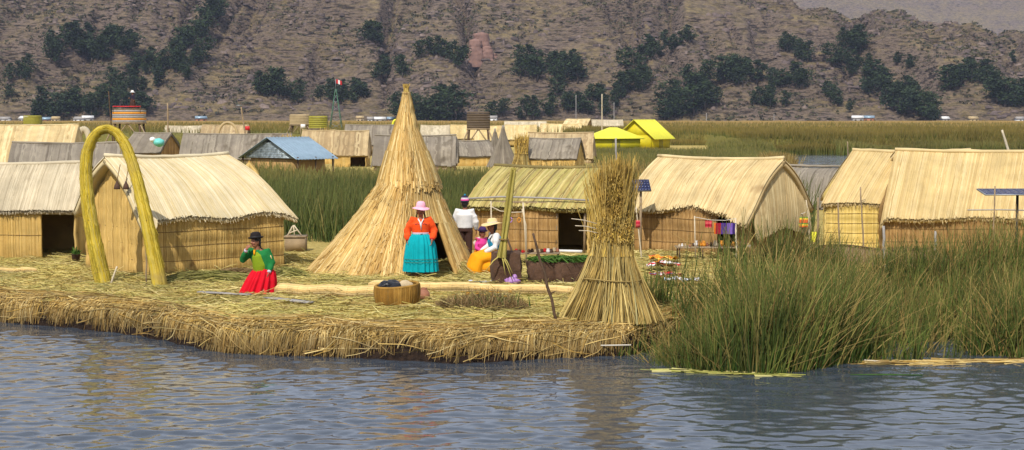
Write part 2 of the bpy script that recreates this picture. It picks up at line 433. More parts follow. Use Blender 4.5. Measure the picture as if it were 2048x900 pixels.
# ------------------------------------------------------------------ hillside beyond the lake
SHORE = 862.0
def hill_h(X, Y):
    xs = [-3000, -900, -420, -100, 60, 150, 200, 226, 262, 300, 340, 400, 520, 900, 3000]
    hs = [150, 190, 215, 190, 150, 108, 80, 68, 68, 60, 40, 30, 26, 30, 40]
    Hc = np.interp(X, xs, hs) + 5 * (fbm(X / 60, X * 0, 3, 5) - .5)
    sh = SHORE + 26 * (fbm(X / 140, X * 0 + 3, 3, 9) - .5)
    d = Y - sh
    Dm = np.maximum(Hc / 0.30, 200)
    t = np.clip(d / Dm, 0, 1)
    z = Hc * np.sin(t * math.pi / 2) + np.where(d > Dm, -(d - Dm) * .05, 0)
    # spurs and gullies, then banded rock ledges
    k = np.clip(d / 40, 0, 1)
    z = z + k * (34 * (fbm(X / 120 + Y / 260, Y / 200, 4, 21) - .5) + 9 * (fbm(X / 34, Y / 34, 4, 33) - .5))
    gl = 1 - np.abs(2 * fbm(X / 42 + .35 * fbm(X / 30, Y / 60, 2, 23), Y / 260, 4, 25) - 1)
    z = z + k * 1.0 * (-15 * np.clip((gl - .72) / .28, 0, 1) ** 1.3 * np.clip(d / 90, 0, 1))
    rock = np.clip((fbm(X / 60 + 4, Y / 45, 4, 51) - .36) * 6, 0, 1)
    st = 3.6 + 2.4 * (fbm(X / 90, Y / 90, 2, 61) - .5)
    q = (z + 5.0 * (fbm(X / 26, Y / 26, 4, 71) - .5)) / st
    fr = q - np.floor(q)
    ter = (np.floor(q) + np.clip((fr - .80) / .20, 0, 1) ** .8) * st
    z = z + rock * k * 1.0 * (ter - q * st)
    z = z + k * (1.5 * (fbm(X / 7, Y / 7, 3, 81) - .5) + (.5 + rock) * .9 * (fbm(X / 2.6, Y / 2.6, 2, 91) - .5))
    return np.where(d < 0, d * .03, z * np.clip(d / 12, 0, 1) + .6 * np.clip(d / 4, 0, 1))

def tensor_grid(xs, ys, fz):
    X, Y = np.meshgrid(xs, ys, indexing='ij')
    Z = fz(X, Y)
    nx, ny = X.shape
    i = (np.arange(nx - 1) * ny)[:, None] + np.arange(ny - 1)[None, :]
    return np.stack([X, Y, Z], -1).reshape(-1, 3), np.stack([i, i + ny, i + ny + 1, i + 1], -1).reshape(-1, 4)

def outward(a, b, step, lo, hi, g=1.25):
    mid = np.arange(a, b + step * .5, step)
    L, s, x = [], step, a
    while x > lo: s *= g; x -= s; L.append(max(x, lo))
    H, s, x = [], step, b
    while x < hi: s *= g; x += s; H.append(min(x, hi))
    return np.concatenate([np.array(L[::-1]), mid, np.array(H)])

def hill_material():
    m, nt, p = nodes('hillside')
    vec = objco(nt)
    geo = N(nt, 'ShaderNodeNewGeometry')
    sx = N(nt, 'ShaderNodeSeparateXYZ'); nt.links.new(geo.outputs['Normal'], sx.inputs[0])
    n1 = noise(nt, .035, 5, .65, vec); n2 = noise(nt, .22, 5, .7, vec)
    n3 = noise(nt, .24, 6, .72, objco(nt, (.55, .9, 3.4)))
    grass = ramp(nt, [(.3, srgb(72, 62, 50)), (.46, srgb(110, 97, 70)), (.6, srgb(154, 134, 86)), (.74, srgb(90, 84, 60))])
    nt.links.new(n2, grass.inputs[0])
    rock = ramp(nt, [(.37, srgb(24, 20, 20)), (.45, srgb(68, 58, 54)), (.53, srgb(134, 116, 102)), (.60, srgb(96, 83, 74)), (.67, srgb(42, 36, 35))])  # rock tones; the darkest stops paint in shadow streaks under the ledges
    nt.links.new(n3, rock.inputs[0])
    st = ramp(nt, [(.62, (0, 0, 0, 1)), (.93, (1, 1, 1, 1))])     # upward ledges carry grass; steep faces are rock, painted darker as ledge shadow
    nt.links.new(sx.outputs[2], st.inputs[0])
    pat = ramp(nt, [(.38, (0, 0, 0, 1)), (.6, (1, 1, 1, 1))]); nt.links.new(n1, pat.inputs[0])
    mu = N(nt, 'ShaderNodeMath', operation='MULTIPLY'); nt.links.new(st.outputs[0], mu.inputs[0]); nt.links.new(pat.outputs[0], mu.inputs[1])
    ad = N(nt, 'ShaderNodeMath', operation='MULTIPLY_ADD'); nt.links.new(mu.outputs[0], ad.inputs[0]); ad.inputs[1].default_value = .66; ad.inputs[2].default_value = .05
    col = mixc(nt, rock.outputs[0], grass.outputs[0], ad.outputs[0])
    sc = ramp(nt, [(.56, (0, 0, 0, 1)), (.64, (1, 1, 1, 1))]); nt.links.new(noise(nt, .55, 4, .75, vec), sc.inputs[0])
    f = N(nt, 'ShaderNodeMath', operation='MULTIPLY'); nt.links.new(sc.outputs[0], f.inputs[0]); f.inputs[1].default_value = .55
    col = mixc(nt, col, srgb(62, 62, 52), f.outputs[0])
    nt.links.new(col, p.inputs['Base Color']); p.inputs['Roughness'].default_value = .95
    p.inputs['Specular IOR Level'].default_value = .1
    b = N(nt, 'ShaderNodeBump'); b.inputs['Strength'].default_value = 1.0; b.inputs['Distance'].default_value = 3.0
    nt.links.new(n3, b.inputs['Height']); nt.links.new(b.outputs[0], p.inputs['Normal'])
    return m
M['hill'] = hill_material()
g = Geo()
V, Q = tensor_grid(outward(-345, 380, 1.15, -2600, 2600, 1.2), outward(855, 1180, 1.1, 840, 2400, 1.22), hill_h)
g.add(V, Q)
hill = struct(g.build('hillside', M['hill'], smooth=False))
hill['label'] = 'rocky brown hillside with grass ledges beyond the lake'

def far_h(X, Y):
    t = np.clip((Y - 2900) / 1250, 0, 1)
    r = 500 * (1 - np.abs(t - .55) / .55 * .85) * (.55 + .6 * fbm(X / 900 + 2, Y / 700, 5, 111))
    cut = np.clip(1 - np.clip((X - 1250) / 500, 0, 1), 0, 1)
    return np.maximum(r, 0) * np.clip((Y - 2850) / 200, 0, 1) + 34 * (fbm(X / 160, Y / 160, 4, 131) - .5)
g = Geo()
V, Q = tensor_grid(np.linspace(-1800, 2900, 420), np.linspace(2800, 4300, 150), far_h)
g.add(V, Q)
fm = struct(g.build('far_mountain', M['hill'], smooth=False))

def shore_plain(X, Y): return 0.5 + .6 * (fbm(X / 60, Y / 60, 3, 141) - .5)
M['plain'] = plain('far_plain', (150, 128, 88), .95, .03, .3, bump=0)
g = Geo(); V, Q = tensor_grid(np.linspace(-9000, 9000, 60), np.linspace(1500, 16000, 40), shore_plain)
g.add(V, Q); struct(g.build('far_ground', M['plain']))

# ------------------------------------------------------------------ lake
def water_material():
    m, nt, p = nodes('lake_water')
    vec = objco(nt)
    p.inputs['Base Color'].default_value = (.044, .055, .070, 1)
    p.inputs['Roughness'].default_value = .035
    p.inputs['IOR'].default_value = 1.333
    b = N(nt, 'ShaderNodeBump'); b.inputs['Strength'].default_value = .3; b.inputs['Distance'].default_value = .010
    nt.links.new(noise(nt, 5.5, 3, .55, objco(nt, (.55, 1, 1))), b.inputs['Height'])
    b2 = N(nt, 'ShaderNodeBump'); b2.inputs['Strength'].default_value = .5; b2.inputs['Distance'].default_value = .30
    gp = N(nt, 'ShaderNodeNewGeometry'); sp_ = N(nt, 'ShaderNodeSeparateXYZ'); nt.links.new(gp.outputs['Position'], sp_.inputs[0])
    mr = N(nt, 'ShaderNodeMapRange'); mr.inputs[1].default_value = 31; mr.inputs[2].default_value = 48; mr.inputs[3].default_value = .07; mr.inputs[4].default_value = 1.0
    nt.links.new(sp_.outputs[1], mr.inputs[0]); nt.links.new(mr.outputs[0], b2.inputs['Strength'])   # beyond the meshed ripples the bump carries the waves
    nt.links.new(noise(nt, .9, 2, .5, objco(nt, (.5, 1, 1))), b2.inputs['Height'])
    nt.links.new(b.outputs[0], b2.inputs['Normal']); nt.links.new(b2.outputs[0], p.inputs['Normal'])
    return m
M['water'] = water_material()
WV = []
for k in range(54):
    lam = .17 * (5.2 ** RNG.random())
    th = R(90) + R(64) * (RNG.random() - .5) * 2
    WV.append((2 * math.pi / lam * math.cos(th), 2 * math.pi / lam * math.sin(th), .0100 * lam ** .9 / math.sqrt(54) * 2.1, RNG.random() * 6.28))
def wave_h(X, Y):
    z = 0 * X
    for kx, ky, a, ph in WV: z = z + a * np.sin(kx * X + ky * Y + ph)
    w = np.clip((11 - np.abs(X)) / 2, 0, 1) * np.clip((32 - Y) / 2, 0, 1) * np.clip((Y - 14) / 2, 0, 1)
    patch = .30 + .8 * fbm(X / 3.0, Y / 1.6, 3, 151) + .9 * np.clip(fbm(X / 7, Y / 2.6, 3, 153) - .35, 0, 1)
    return z * w * patch
g = Geo(); V, Q = tensor_grid(outward(-10.5, 10.5, .06, -2600, 2600, 1.35), outward(15, 31, .038, -400, 880, 1.35), wave_h)
g.add(V, Q)
lake = struct(g.build('lake_water', M['water'], smooth=True))

# ------------------------------------------------------------------ the reed island
EDGE_PX = [(-1500, 560), (-600, 600), (-200, 632), (0, 643), (150, 655), (300, 677), (450, 703), (600, 714), (750, 720), (900, 724), (1100, 720), (1250, 712), (1330, 690), (1450, 668), (1700, 655), (2048, 650), (2600, 640), (3400, 600)]
EP = np.array([gnd(px, py, 0.0) for px, py in EDGE_PX])
def edge_y(X):
    return np.interp(X, EP[:, 0], EP[:, 1]) + .22 * (fbm(X * 1.3, X * 0, 4, 161) - .5) + .1 * np.sin(X * 1.7)
def isl_z(X, d):
    prof = np.interp(d, [-.6, -.12, 0, .05, .12, .30, .62, 1.3, 40], [-.5, -.25, -.02, .14, .27, .35, .40, .43, .45])
    bump = .07 * (fbm(X * .9, d * .9, 4, 171) - .5) * np.clip(d / .6, 0, 1) + .10 * (fbm(X * 3.2, d * 3.2, 3, 181) - .5) * np.clip((1.2 - d) / 1.2, 0, 1)
    return prof + bump
def ground_z(X, Y):
    X = np.asarray(X, float); Y = np.asarray(Y, float)
    return isl_z(X, Y - edge_y(X))
def island_material():
    m, nt, p = nodes('island_ground')
    vec = objco(nt)
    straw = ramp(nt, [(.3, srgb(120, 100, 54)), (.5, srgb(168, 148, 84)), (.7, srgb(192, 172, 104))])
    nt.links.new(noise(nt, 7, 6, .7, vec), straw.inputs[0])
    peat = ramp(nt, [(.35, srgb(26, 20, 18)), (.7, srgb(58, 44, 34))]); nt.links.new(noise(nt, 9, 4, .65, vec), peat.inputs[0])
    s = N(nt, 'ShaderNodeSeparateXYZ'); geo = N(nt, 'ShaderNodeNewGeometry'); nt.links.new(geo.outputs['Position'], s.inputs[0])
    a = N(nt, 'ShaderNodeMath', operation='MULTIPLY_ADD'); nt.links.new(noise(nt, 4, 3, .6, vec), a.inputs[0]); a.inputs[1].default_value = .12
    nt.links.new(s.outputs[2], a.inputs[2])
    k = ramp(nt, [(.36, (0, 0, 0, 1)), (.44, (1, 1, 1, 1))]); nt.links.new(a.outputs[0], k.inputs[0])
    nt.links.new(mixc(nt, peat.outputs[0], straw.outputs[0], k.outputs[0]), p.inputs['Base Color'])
    p.inputs['Roughness'].default_value = .95; p.inputs['Specular IOR Level'].default_value = .15
    b = N(nt, 'ShaderNodeBump'); b.inputs['Strength'].default_value = .8; b.inputs['Distance'].default_value = .04
    nt.links.new(noise(nt, 22, 5, .7, vec), b.inputs['Height']); nt.links.new(b.outputs[0], p.inputs['Normal'])
    return m
M['island'] = island_material()
xs = outward(-13, 13, .09, -60, 60, 1.3)
ds = np.concatenate([np.array([-.6, -.3]), np.arange(-.12, 1.4, .07), outward(1.45, 8, .2, 1.45, 34, 1.2)])
X, D = np.meshgrid(xs, ds, indexing='ij')
Zi = isl_z(X, D); Yi = edge_y(X) + D
nx, ny = X.shape
i = (np.arange(nx - 1) * ny)[:, None] + np.arange(ny - 1)[None, :]
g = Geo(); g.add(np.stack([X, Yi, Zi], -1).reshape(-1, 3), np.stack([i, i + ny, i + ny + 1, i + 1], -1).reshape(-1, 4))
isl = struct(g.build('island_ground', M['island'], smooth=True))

# the other islands, lying further out
def isle(name, pts, z=.42):
    P = np.array(pts, float); n = len(P); ctr = P.mean(0)
    g = Geo()
    rings = [(1.03, -.4), (1.0, .1), (.97, z), (.6, z + .04), (.0, z + .05)]
    V = []
    for s, zz in rings:
        q = ctr + (P - ctr) * s
        V.append(np.column_stack([q, np.full(n, zz)]))
    V = np.vstack(V)
    Q = []
    for r in range(len(rings) - 1):
        for j in range(n): Q.append((r * n + j, r * n + (j + 1) % n, (r + 1) * n + (j + 1) % n, (r + 1) * n + j))
    g.add(V, Q)
    return struct(g.build(name, M['island'], smooth=False))
def blob(cx, cy, rx, ry, n=48, s=0):
    a = np.linspace(0, 2 * math.pi, n, endpoint=False)
    r = .85 + .3 * vnoise(np.cos(a) * 2 + s, np.sin(a) * 2, s)
    return np.column_stack([cx + rx * np.cos(a) * r, cy + ry * np.sin(a) * r])
isle('island_ground', blob(-21, 128, 34, 44, s=3))
isle('island_ground', blob(-4, 235, 60, 34, s=4))
isle('island_ground', blob(10.5, 61, 4.5, 3.2, s=5), .3)
isle('island_ground', blob(17, 176, 18, 14, s=6))

# ------------------------------------------------------------------ reeds (stuff)
def reed_patch(name, n, xs, ys, zs, hs, wid, mat, label, lean=(.18, .12), bias=(0, 0), segs=4, curl=1.8, cut=None):
    g = Geo()
    le = np.column_stack([RNG.normal(bias[0], lean[0], n), RNG.normal(bias[1], lean[1], n)])
    yaw = RNG.normal(0, .9, n)
    blades(g, xs, ys, zs, hs, wid * (.6 + .8 * RNG.random(n)), le, segs, curl, .25, yaw)
    o = g.build(name, mat, attname='t')
    return stuff(o, label, 'reeds')

# near bed standing in the water, front right
FR = np.array([gnd(px, py, 0.0) for px, py in [(1225, 712), (1300, 728), (1400, 740), (1520, 748), (1620, 742), (1720, 724), (1850, 716), (2048, 716), (2300, 716), (2700, 720)]])
TOPX = [1225, 1260, 1300, 1340, 1400, 1460, 1540, 1620, 1680, 1740, 1800, 1880, 1960, 2048, 2300, 2700]
TOPY = [690, 635, 580, 545, 495, 475, 440, 448, 478, 496, 498, 480, 455, 438, 430, 440]
yr = np.interp(np.linspace(1.5, 13, 60), FR[:, 0], FR[:, 1]) + 2.6
BEDX = np.linspace(1.5, 13, 60)
BEDH = np.clip(CAMZ - (np.interp(CX + FPX * BEDX / yr, TOPX, TOPY) - HORIZON) * yr / FPX, .15, 2.1)
def near_bed(n, seed, hmul=(.55, 1.06)):
    x = RNG.uniform(FR[0, 0] - .1, 12.5, n * 2)
    dep = RNG.random(n * 2) ** 1.25 * 5.2
    edge_n = .5 * (fbm(x * 1.1, x * 0, 3, seed) - .5)
    y = np.interp(x, FR[:, 0], FR[:, 1]) + edge_n + dep
    dens = fbm(x * 1.3, y * .9, 3, 201)
    keep = RNG.random(n * 2) < np.clip((dens - .34) * 4.5, .05, 1)
    x, y = x[keep][:n], y[keep][:n]
    # the bed is lowest at its left end and tallest in its left middle; height varies along it, not with depth
    h = np.interp(x, BEDX, BEDH) + .5 * (fbm(x * 2.1, y * .5, 3, 211) - .5)
    h = np.clip(h - np.interp(x, [2, 5, 7], [0, .08, .2]), .15, 2.1)
    h = h * RNG.uniform(hmul[0], hmul[1], len(x)) + .1
    return x, y, h
x, y, h = near_bed(24000, 221, (.45, 1.06))
z0 = np.minimum(ground_z(x, y), 0) - .05
reed_patch('reed_bed', len(x), x, y, z0, h, .021, M['reed_near'], 'tall green totora reeds standing at the water edge on the right', (.17, .11), (.05, 0), 4, 1.7)
x, y, h = near_bed(5200, 231, (.6, 1.12))
reed_patch('dry_reeds', len(x), x, y, np.minimum(ground_z(x, y), 0), h, .021, M['reed_brown'], 'bent straw-coloured dry stalks among the green reeds on the right', (.42, .2), (.12, 0), 5, 2.2)

# meadow of reeds behind the huts
def field(n, xr, yr, s, thr=.3, ok=None):
    x = RNG.uniform(xr[0], xr[1], n * 3); y = yr[0] + (yr[1] - yr[0]) * RNG.random(n * 3) ** 1.1
    k = fbm(x * .22, y * .22, 3, s) > thr
    if ok is not None: k &= ok(x, y)
    return x[k][:n], y[k][:n]
BACK = 44.0
def okm(x, y): return (CX + FPX * x / y < np.where(y > 54, 1530, 1600) + 30 * np.sin(y)) & (y > BACK + 2.2 * np.sin(x * .5) + np.where(x > 2, 1.5, 0)) & ~((x < -9.5) & (y < 66)) & ~((x > 11) & (y < 56))
x, y = field(34000, (-16, 26), (42, 74), 241, .22, okm)
h = np.interp(y, [43, 55, 64, 74], [1.85, 1.6, 1.45, 1.2]) * (.5 + .75 * fbm(x * .3, y * .3, 3, 251)) * RNG.uniform(.65, 1.12, len(x))
reed_patch('reed_bed', len(x), x, y, np.full(len(x), .0), h, .034, M['reed_mid'], 'green reed thicket growing behind the cone-shaped hut', (.14, .1), (.03, 0), 3)
def ok2(x, y):
    px = CX + FPX * x / y
    return (px > 430) & ~((px < 1190) & (y > 92)) & (px < 1545 + 20 * np.sin(y))
x, y = field(26000, (-20, 28), (70, 158), 261, .25, ok2)
h = np.interp(y, [70, 85, 110, 158], [1.1, .95, .8, .75]) * (.5 + fbm(x * .15, y * .15, 3, 271)) * RNG.uniform(.6, 1.1, len(x))
reed_patch('reed_bed', len(x), x, y, np.full(len(x), .1), h, .07, M['reed_olive'], 'green reeds between the middle huts and the yellow houses', (.15, .1), (0, 0), 2)
x, y = field(2600, (1.0, 7), (56, 76), 281, .45)
reed_patch('dry_reeds', len(x), x, y, np.full(len(x), .1), .9 + .8 * RNG.random(len(x)), .05, M['reed_brown'], 'brownish dry reeds behind the green-roofed hut', (.2, .12), (0, 0), 3)
x, y = field(1500, (15.5, 18.5), (92, 99), 291, .2)
x = 15.2 + (x - 17) * .35
reed_patch('dry_reeds', len(x), x, y, np.full(len(x), .0), .8 + .9 * RNG.random(len(x)), .06, M['reed_brown'], 'rusty reed clump standing at the edge of the open water', (.2, .12), (0, 0), 3)

# the wide marsh that reaches the far shore
def marsh_edge(X): return 163 + 10 * (fbm(X / 14, X * 0, 3, 301) - .5) + np.where(X < 22, 26, 0)
def marsh_h(X, Y):
    edge = marsh_edge(X)
    d = Y - edge
    top = 1.15 + .6 * fbm(X / 9, Y / 9, 3, 311) + .25 * fbm(X / 2, Y / 2, 2, 321)
    return np.where(d < 0, -.4, top * np.clip(d / 2.5, 0, 1)) * np.clip((858 - Y) / 6, -1, 1)
def marsh_material():
    m, nt, p = nodes('marsh')
    vec = objco(nt, (1, .35, 1))
    gr = ramp(nt, [(.30, srgb(112, 106, 52)), (.50, srgb(140, 118, 62)), (.62, srgb(160, 126, 68)), (.8, srgb(116, 108, 56))])
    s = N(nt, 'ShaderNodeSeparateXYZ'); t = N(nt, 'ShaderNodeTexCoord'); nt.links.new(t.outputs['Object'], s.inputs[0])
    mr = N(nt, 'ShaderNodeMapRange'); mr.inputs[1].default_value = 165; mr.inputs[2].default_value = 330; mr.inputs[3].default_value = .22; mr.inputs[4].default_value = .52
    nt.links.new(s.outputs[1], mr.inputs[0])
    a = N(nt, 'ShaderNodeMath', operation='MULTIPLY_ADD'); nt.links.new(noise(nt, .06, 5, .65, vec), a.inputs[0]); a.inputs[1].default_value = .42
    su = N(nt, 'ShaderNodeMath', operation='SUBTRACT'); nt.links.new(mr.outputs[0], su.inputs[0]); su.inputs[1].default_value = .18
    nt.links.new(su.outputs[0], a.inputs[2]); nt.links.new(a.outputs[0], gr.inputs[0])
    nt.links.new(gr.outputs[0], p.inputs['Base Color']); p.inputs['Roughness'].default_value = .95; p.inputs['Specular IOR Level'].default_value = .1
    b = N(nt, 'ShaderNodeBump'); b.inputs['Strength'].default_value = 1; b.inputs['Distance'].default_value = .5
    nt.links.new(noise(nt, 1.2, 4, .7, objco(nt)), b.inputs['Height']); nt.links.new(b.outputs[0], p.inputs['Normal'])
    return m
g = Geo(); V, Q = tensor_grid(outward(-60, 120, 1.0, -1400, 1400, 1.12), outward(158, 215, .8, 150, 862, 1.06), marsh_h)
g.add(V, Q); mo = g.build('marsh_reeds', marsh_material(), smooth=False); stuff(mo, 'broad brown and green reed marsh reaching to the far shore', 'reeds')
n = 40000
y = 163 + 330 * RNG.random(n) ** 2.2; x = RNG.uniform(-.36, .36, n) * y
n2 = 36000; x2 = RNG.uniform(6, 64, n2); x = np.concatenate([x, x2]); y = np.concatenate([y, marsh_edge(x2) - .6 + 60 * RNG.random(n2) ** 2.0])
k = (y - marsh_edge(x)) > -.7; x, y = x[k], y[k]
h = .5 + .7 * fbm(x / 6, y / 6, 3, 331) * RNG.uniform(.5, 1.2, len(x))
reed_patch('marsh_stalks', len(x), x, y, np.maximum(marsh_h(x, y) - .3, -.05), h + .2, .09, M['reed_far'], 'upright stalks along the top of the wide reed marsh', (.14, .1), (0, 0), 2)
# a taller dark green bank along the marsh front
n = 9000
x = RNG.uniform(19, 62, n); y = 160 + 5 * RNG.random(n) + 8 * (fbm(x / 14, x * 0, 3, 301) - .5)
k = (fbm(x / 7, x * 0 + 2, 2, 341) > .35); x, y = x[k], y[k]
h = .8 + 1.1 * fbm(x / 4, y / 3, 2, 351) * RNG.uniform(.5, 1.1, len(x))
reed_patch('reed_bed', len(x), x, y, np.full(len(x), -.05), h, .09, M['reed_olive'], 'dark green reed bank along the front of the marsh by the open water', (.14, .1), (0, 0), 2)

# ------------------------------------------------------------------ straw on the island
def litter(n, xr, dr, ln, wd, zoff=.012, tilt=.05):
    x = RNG.uniform(xr[0], xr[1], n); d = dr[0] + (dr[1] - dr[0]) * RNG.random(n)
    y = edge_y(x) + d
    a = np.where(RNG.random(n) < .55, RNG.normal(0, .45, n), RNG.random(n) * math.pi)
    L = RNG.uniform(ln[0], ln[1], n)
    P = np.zeros((n, 3, 3))
    for j, s in enumerate((-.5, 0, .5)):
        P[:, j, 0] = x + np.cos(a) * L * s; P[:, j, 1] = y + np.sin(a) * L * s + (.03 * RNG.normal(size=n) if j == 1 else 0)
        P[:, j, 2] = ground_z(P[:, j, 0], P[:, j, 1]) + zoff + np.abs(RNG.normal(0, tilt, n)) * (1 if j != 1 else .5)
    return P, RNG.uniform(wd[0], wd[1], n)
g = Geo()
P, w = litter(70000, (-13, 8), (.45, 12.5), (.12, .55), (.007, .016), .006, .022); strands(g, P, w)
P, w = litter(9000, (-13, 8), (.45, 12.5), (.3, .8), (.008, .016), .02, .06); strands(g, P, w)
stuff(g.build('straw_litter', M['litter']), 'loose yellow straw strewn over the island floor', 'straw')
# fringe of straw that hangs over the bank
g = Geo()
n = 19000
x = RNG.uniform(-14, 3.2, n * 4); x = x[(vnoise(x * 4.5, x * 0, 365) * .6 + vnoise(x * 11, x * 0, 367) * .4) > .18 + RNG.random(n * 4) * .62][:n]; n = len(x)
d0 = .18 + .75 * RNG.random(n) ** 1.3
dens = fbm(x * 2.2, x * 0, 3, 361)
L = RNG.uniform(.3, .85, n) * (.30 + 1.05 * dens * (.6 + .8 * vnoise(x * 7, x * 0, 363)))
skew = RNG.normal(-.32, .22, n) + .5 * (vnoise(x * 2.6, x * 0, 375) - .5) + RNG.normal(0, .9, n) * (RNG.random(n) < .12)
K = 13; t = np.linspace(0, 1, K)
P = np.zeros((n, K, 3))
out = L[:, None] * t * .92
bx = x[:, None] + skew[:, None] * L[:, None] * t
dd = d0[:, None] - np.minimum(out, (d0 + .10 + .14 * RNG.random(n))[:, None])
rest = np.maximum(out - (d0[:, None] - dd), 0)
yy = edge_y(bx) + dd
P[..., 0] = bx; P[..., 1] = yy - .03
P[..., 2] = np.maximum(isl_z(bx, np.maximum(dd, -.02)) + .03 + .05 * RNG.random(n)[:, None] * (1 - t), 0) - rest * .9 - .10 * t ** 2 * RNG.random(n)[:, None]
P[..., 2] = np.maximum(P[..., 2], -.03 + 0 * P[..., 2])
zmin = -.02 + .34 * vnoise(x * 1.6, x * 0, 369) * (.4 + .8 * vnoise(x * 5, x * 0, 371)) + .14 * RNG.random(n) + .06 * vnoise(x * .5, x * 0, 373)
below = P[..., 2] < zmin[:, None]
tc = np.where(below.any(1), np.maximum(np.argmax(below, 1), 3) / (K - 1.0), 1.0)
fi = (t[None, :] * tc[:, None]) * (K - 1); i0 = np.minimum(fi.astype(int), K - 2); w_ = (fi - i0)[..., None]
P = np.take_along_axis(P, i0[..., None].repeat(3, 2), 1) * (1 - w_) + np.take_along_axis(P, (i0 + 1)[..., None].repeat(3, 2), 1) * w_
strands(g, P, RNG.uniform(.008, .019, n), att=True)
# longer reeds that lie flat across the edge in loose swathes
n = 1300; x = RNG.uniform(-14, 3.2, n); d = .0 + 1.1 * RNG.random(n); a = RNG.normal(.15, .5, n) + .9 * (vnoise(x * 1.4, x * 0, 377) - .5); L = RNG.uniform(.4, 1.1, n)
t5 = np.linspace(-.5, .5, 6)[None, :]
bx = x[:, None] + np.cos(a)[:, None] * L[:, None] * t5; dd = np.maximum(d[:, None] + np.sin(a)[:, None] * L[:, None] * t5 * .5, -.12)
zz = np.where(dd > 0, isl_z(bx, np.maximum(dd, 0)), .02 + dd * .6) + .05 + .05 * RNG.random(n)[:, None] + .04 * np.clip(.3 - dd, 0, .3)
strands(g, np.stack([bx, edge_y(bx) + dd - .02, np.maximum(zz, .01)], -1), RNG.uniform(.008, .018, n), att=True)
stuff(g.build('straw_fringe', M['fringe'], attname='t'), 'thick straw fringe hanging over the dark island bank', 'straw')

# ------------------------------------------------------------------ trees on the hillside
def crown_mesh(kind, seed):
    rg = np.random.default_rng(seed)
    H = 1.0                                            # unit height, scaled per tree
    cl = []
    nb = 11 if kind == 0 else 8
    for k in range(nb):
        zz = .22 + .72 * (k + rg.random() * .8) / nb
        wd = (.30 * math.sin(math.pi * min(1, (zz - .08) / .95)) ** .8) * (1.0 if kind else .78)
        a = rg.random() * 6.28; r = wd * .75 * rg.random() ** .5
        cl.append((r * math.cos(a), r * math.sin(a), zz, wd * (.55 + .4 * rg.random())))
    n = 620
    ci = rg.integers(0, nb, n)
    c = np.array(cl)[ci]
    d = rg.normal(size=(n, 3)); d /= np.linalg.norm(d, axis=1)[:, None]
    pos = c[:, :3] + d * (c[:, 3] * rg.random(n) ** .5 * rg.uniform(.6, 1.35, n))[:, None] * np.array([1, 1, .9])
    s = .022 + .03 * rg.random(n)
    a = rg.normal(size=(n, 3)); a /= np.linalg.norm(a, axis=1)[:, None]
    b = np.cross(a, rg.normal(size=(n, 3))); b /= np.linalg.norm(b, axis=1)[:, None]
    V = np.stack([pos - a * s[:, None], pos - b * s[:, None] * .7, pos + a * s[:, None], pos + b * s[:, None] * .7], 1).reshape(-1, 3)
    g = Geo(); g.add(V, np.arange(n * 4).reshape(-1, 4))
    me_o = g.build('crown', M['crown']); me = me_o.data; bpy.data.objects.remove(me_o)
    t = Geo(); t.tube([(0, 0, -.08), (.005, 0, .2), (-.01, .01, .5), (.0, 0, .85)], [.028, .022, .014, .004], 6)
    for k in range(4):
        z = .25 + .14 * k; a_ = rg.random() * 6.28
        t.tube([(0, 0, z), (.12 * math.cos(a_), .12 * math.sin(a_), z + .12)], [.011, .004], 5)
    to = t.build('trunk', M['bark']); tm = to.data; bpy.data.objects.remove(to)
    return me, tm
PROTO = [crown_mesh(k % 2, 400 + k) for k in range(6)]
def on_hill(px, py):
    d = ray(px, py); o = np.array([0, 0, CAMZ])
    Ys = np.linspace(SHORE - 10, 1300, 900)
    P = o + d[None, :] * (Ys / d[1])[:, None]
    hz = hill_h(P[:, 0], Ys)
    k = np.argmax(hz >= P[:, 2])
    if hz[k] < P[k, 2]: return None
    return P[k, 0], Ys[k], hz[k]
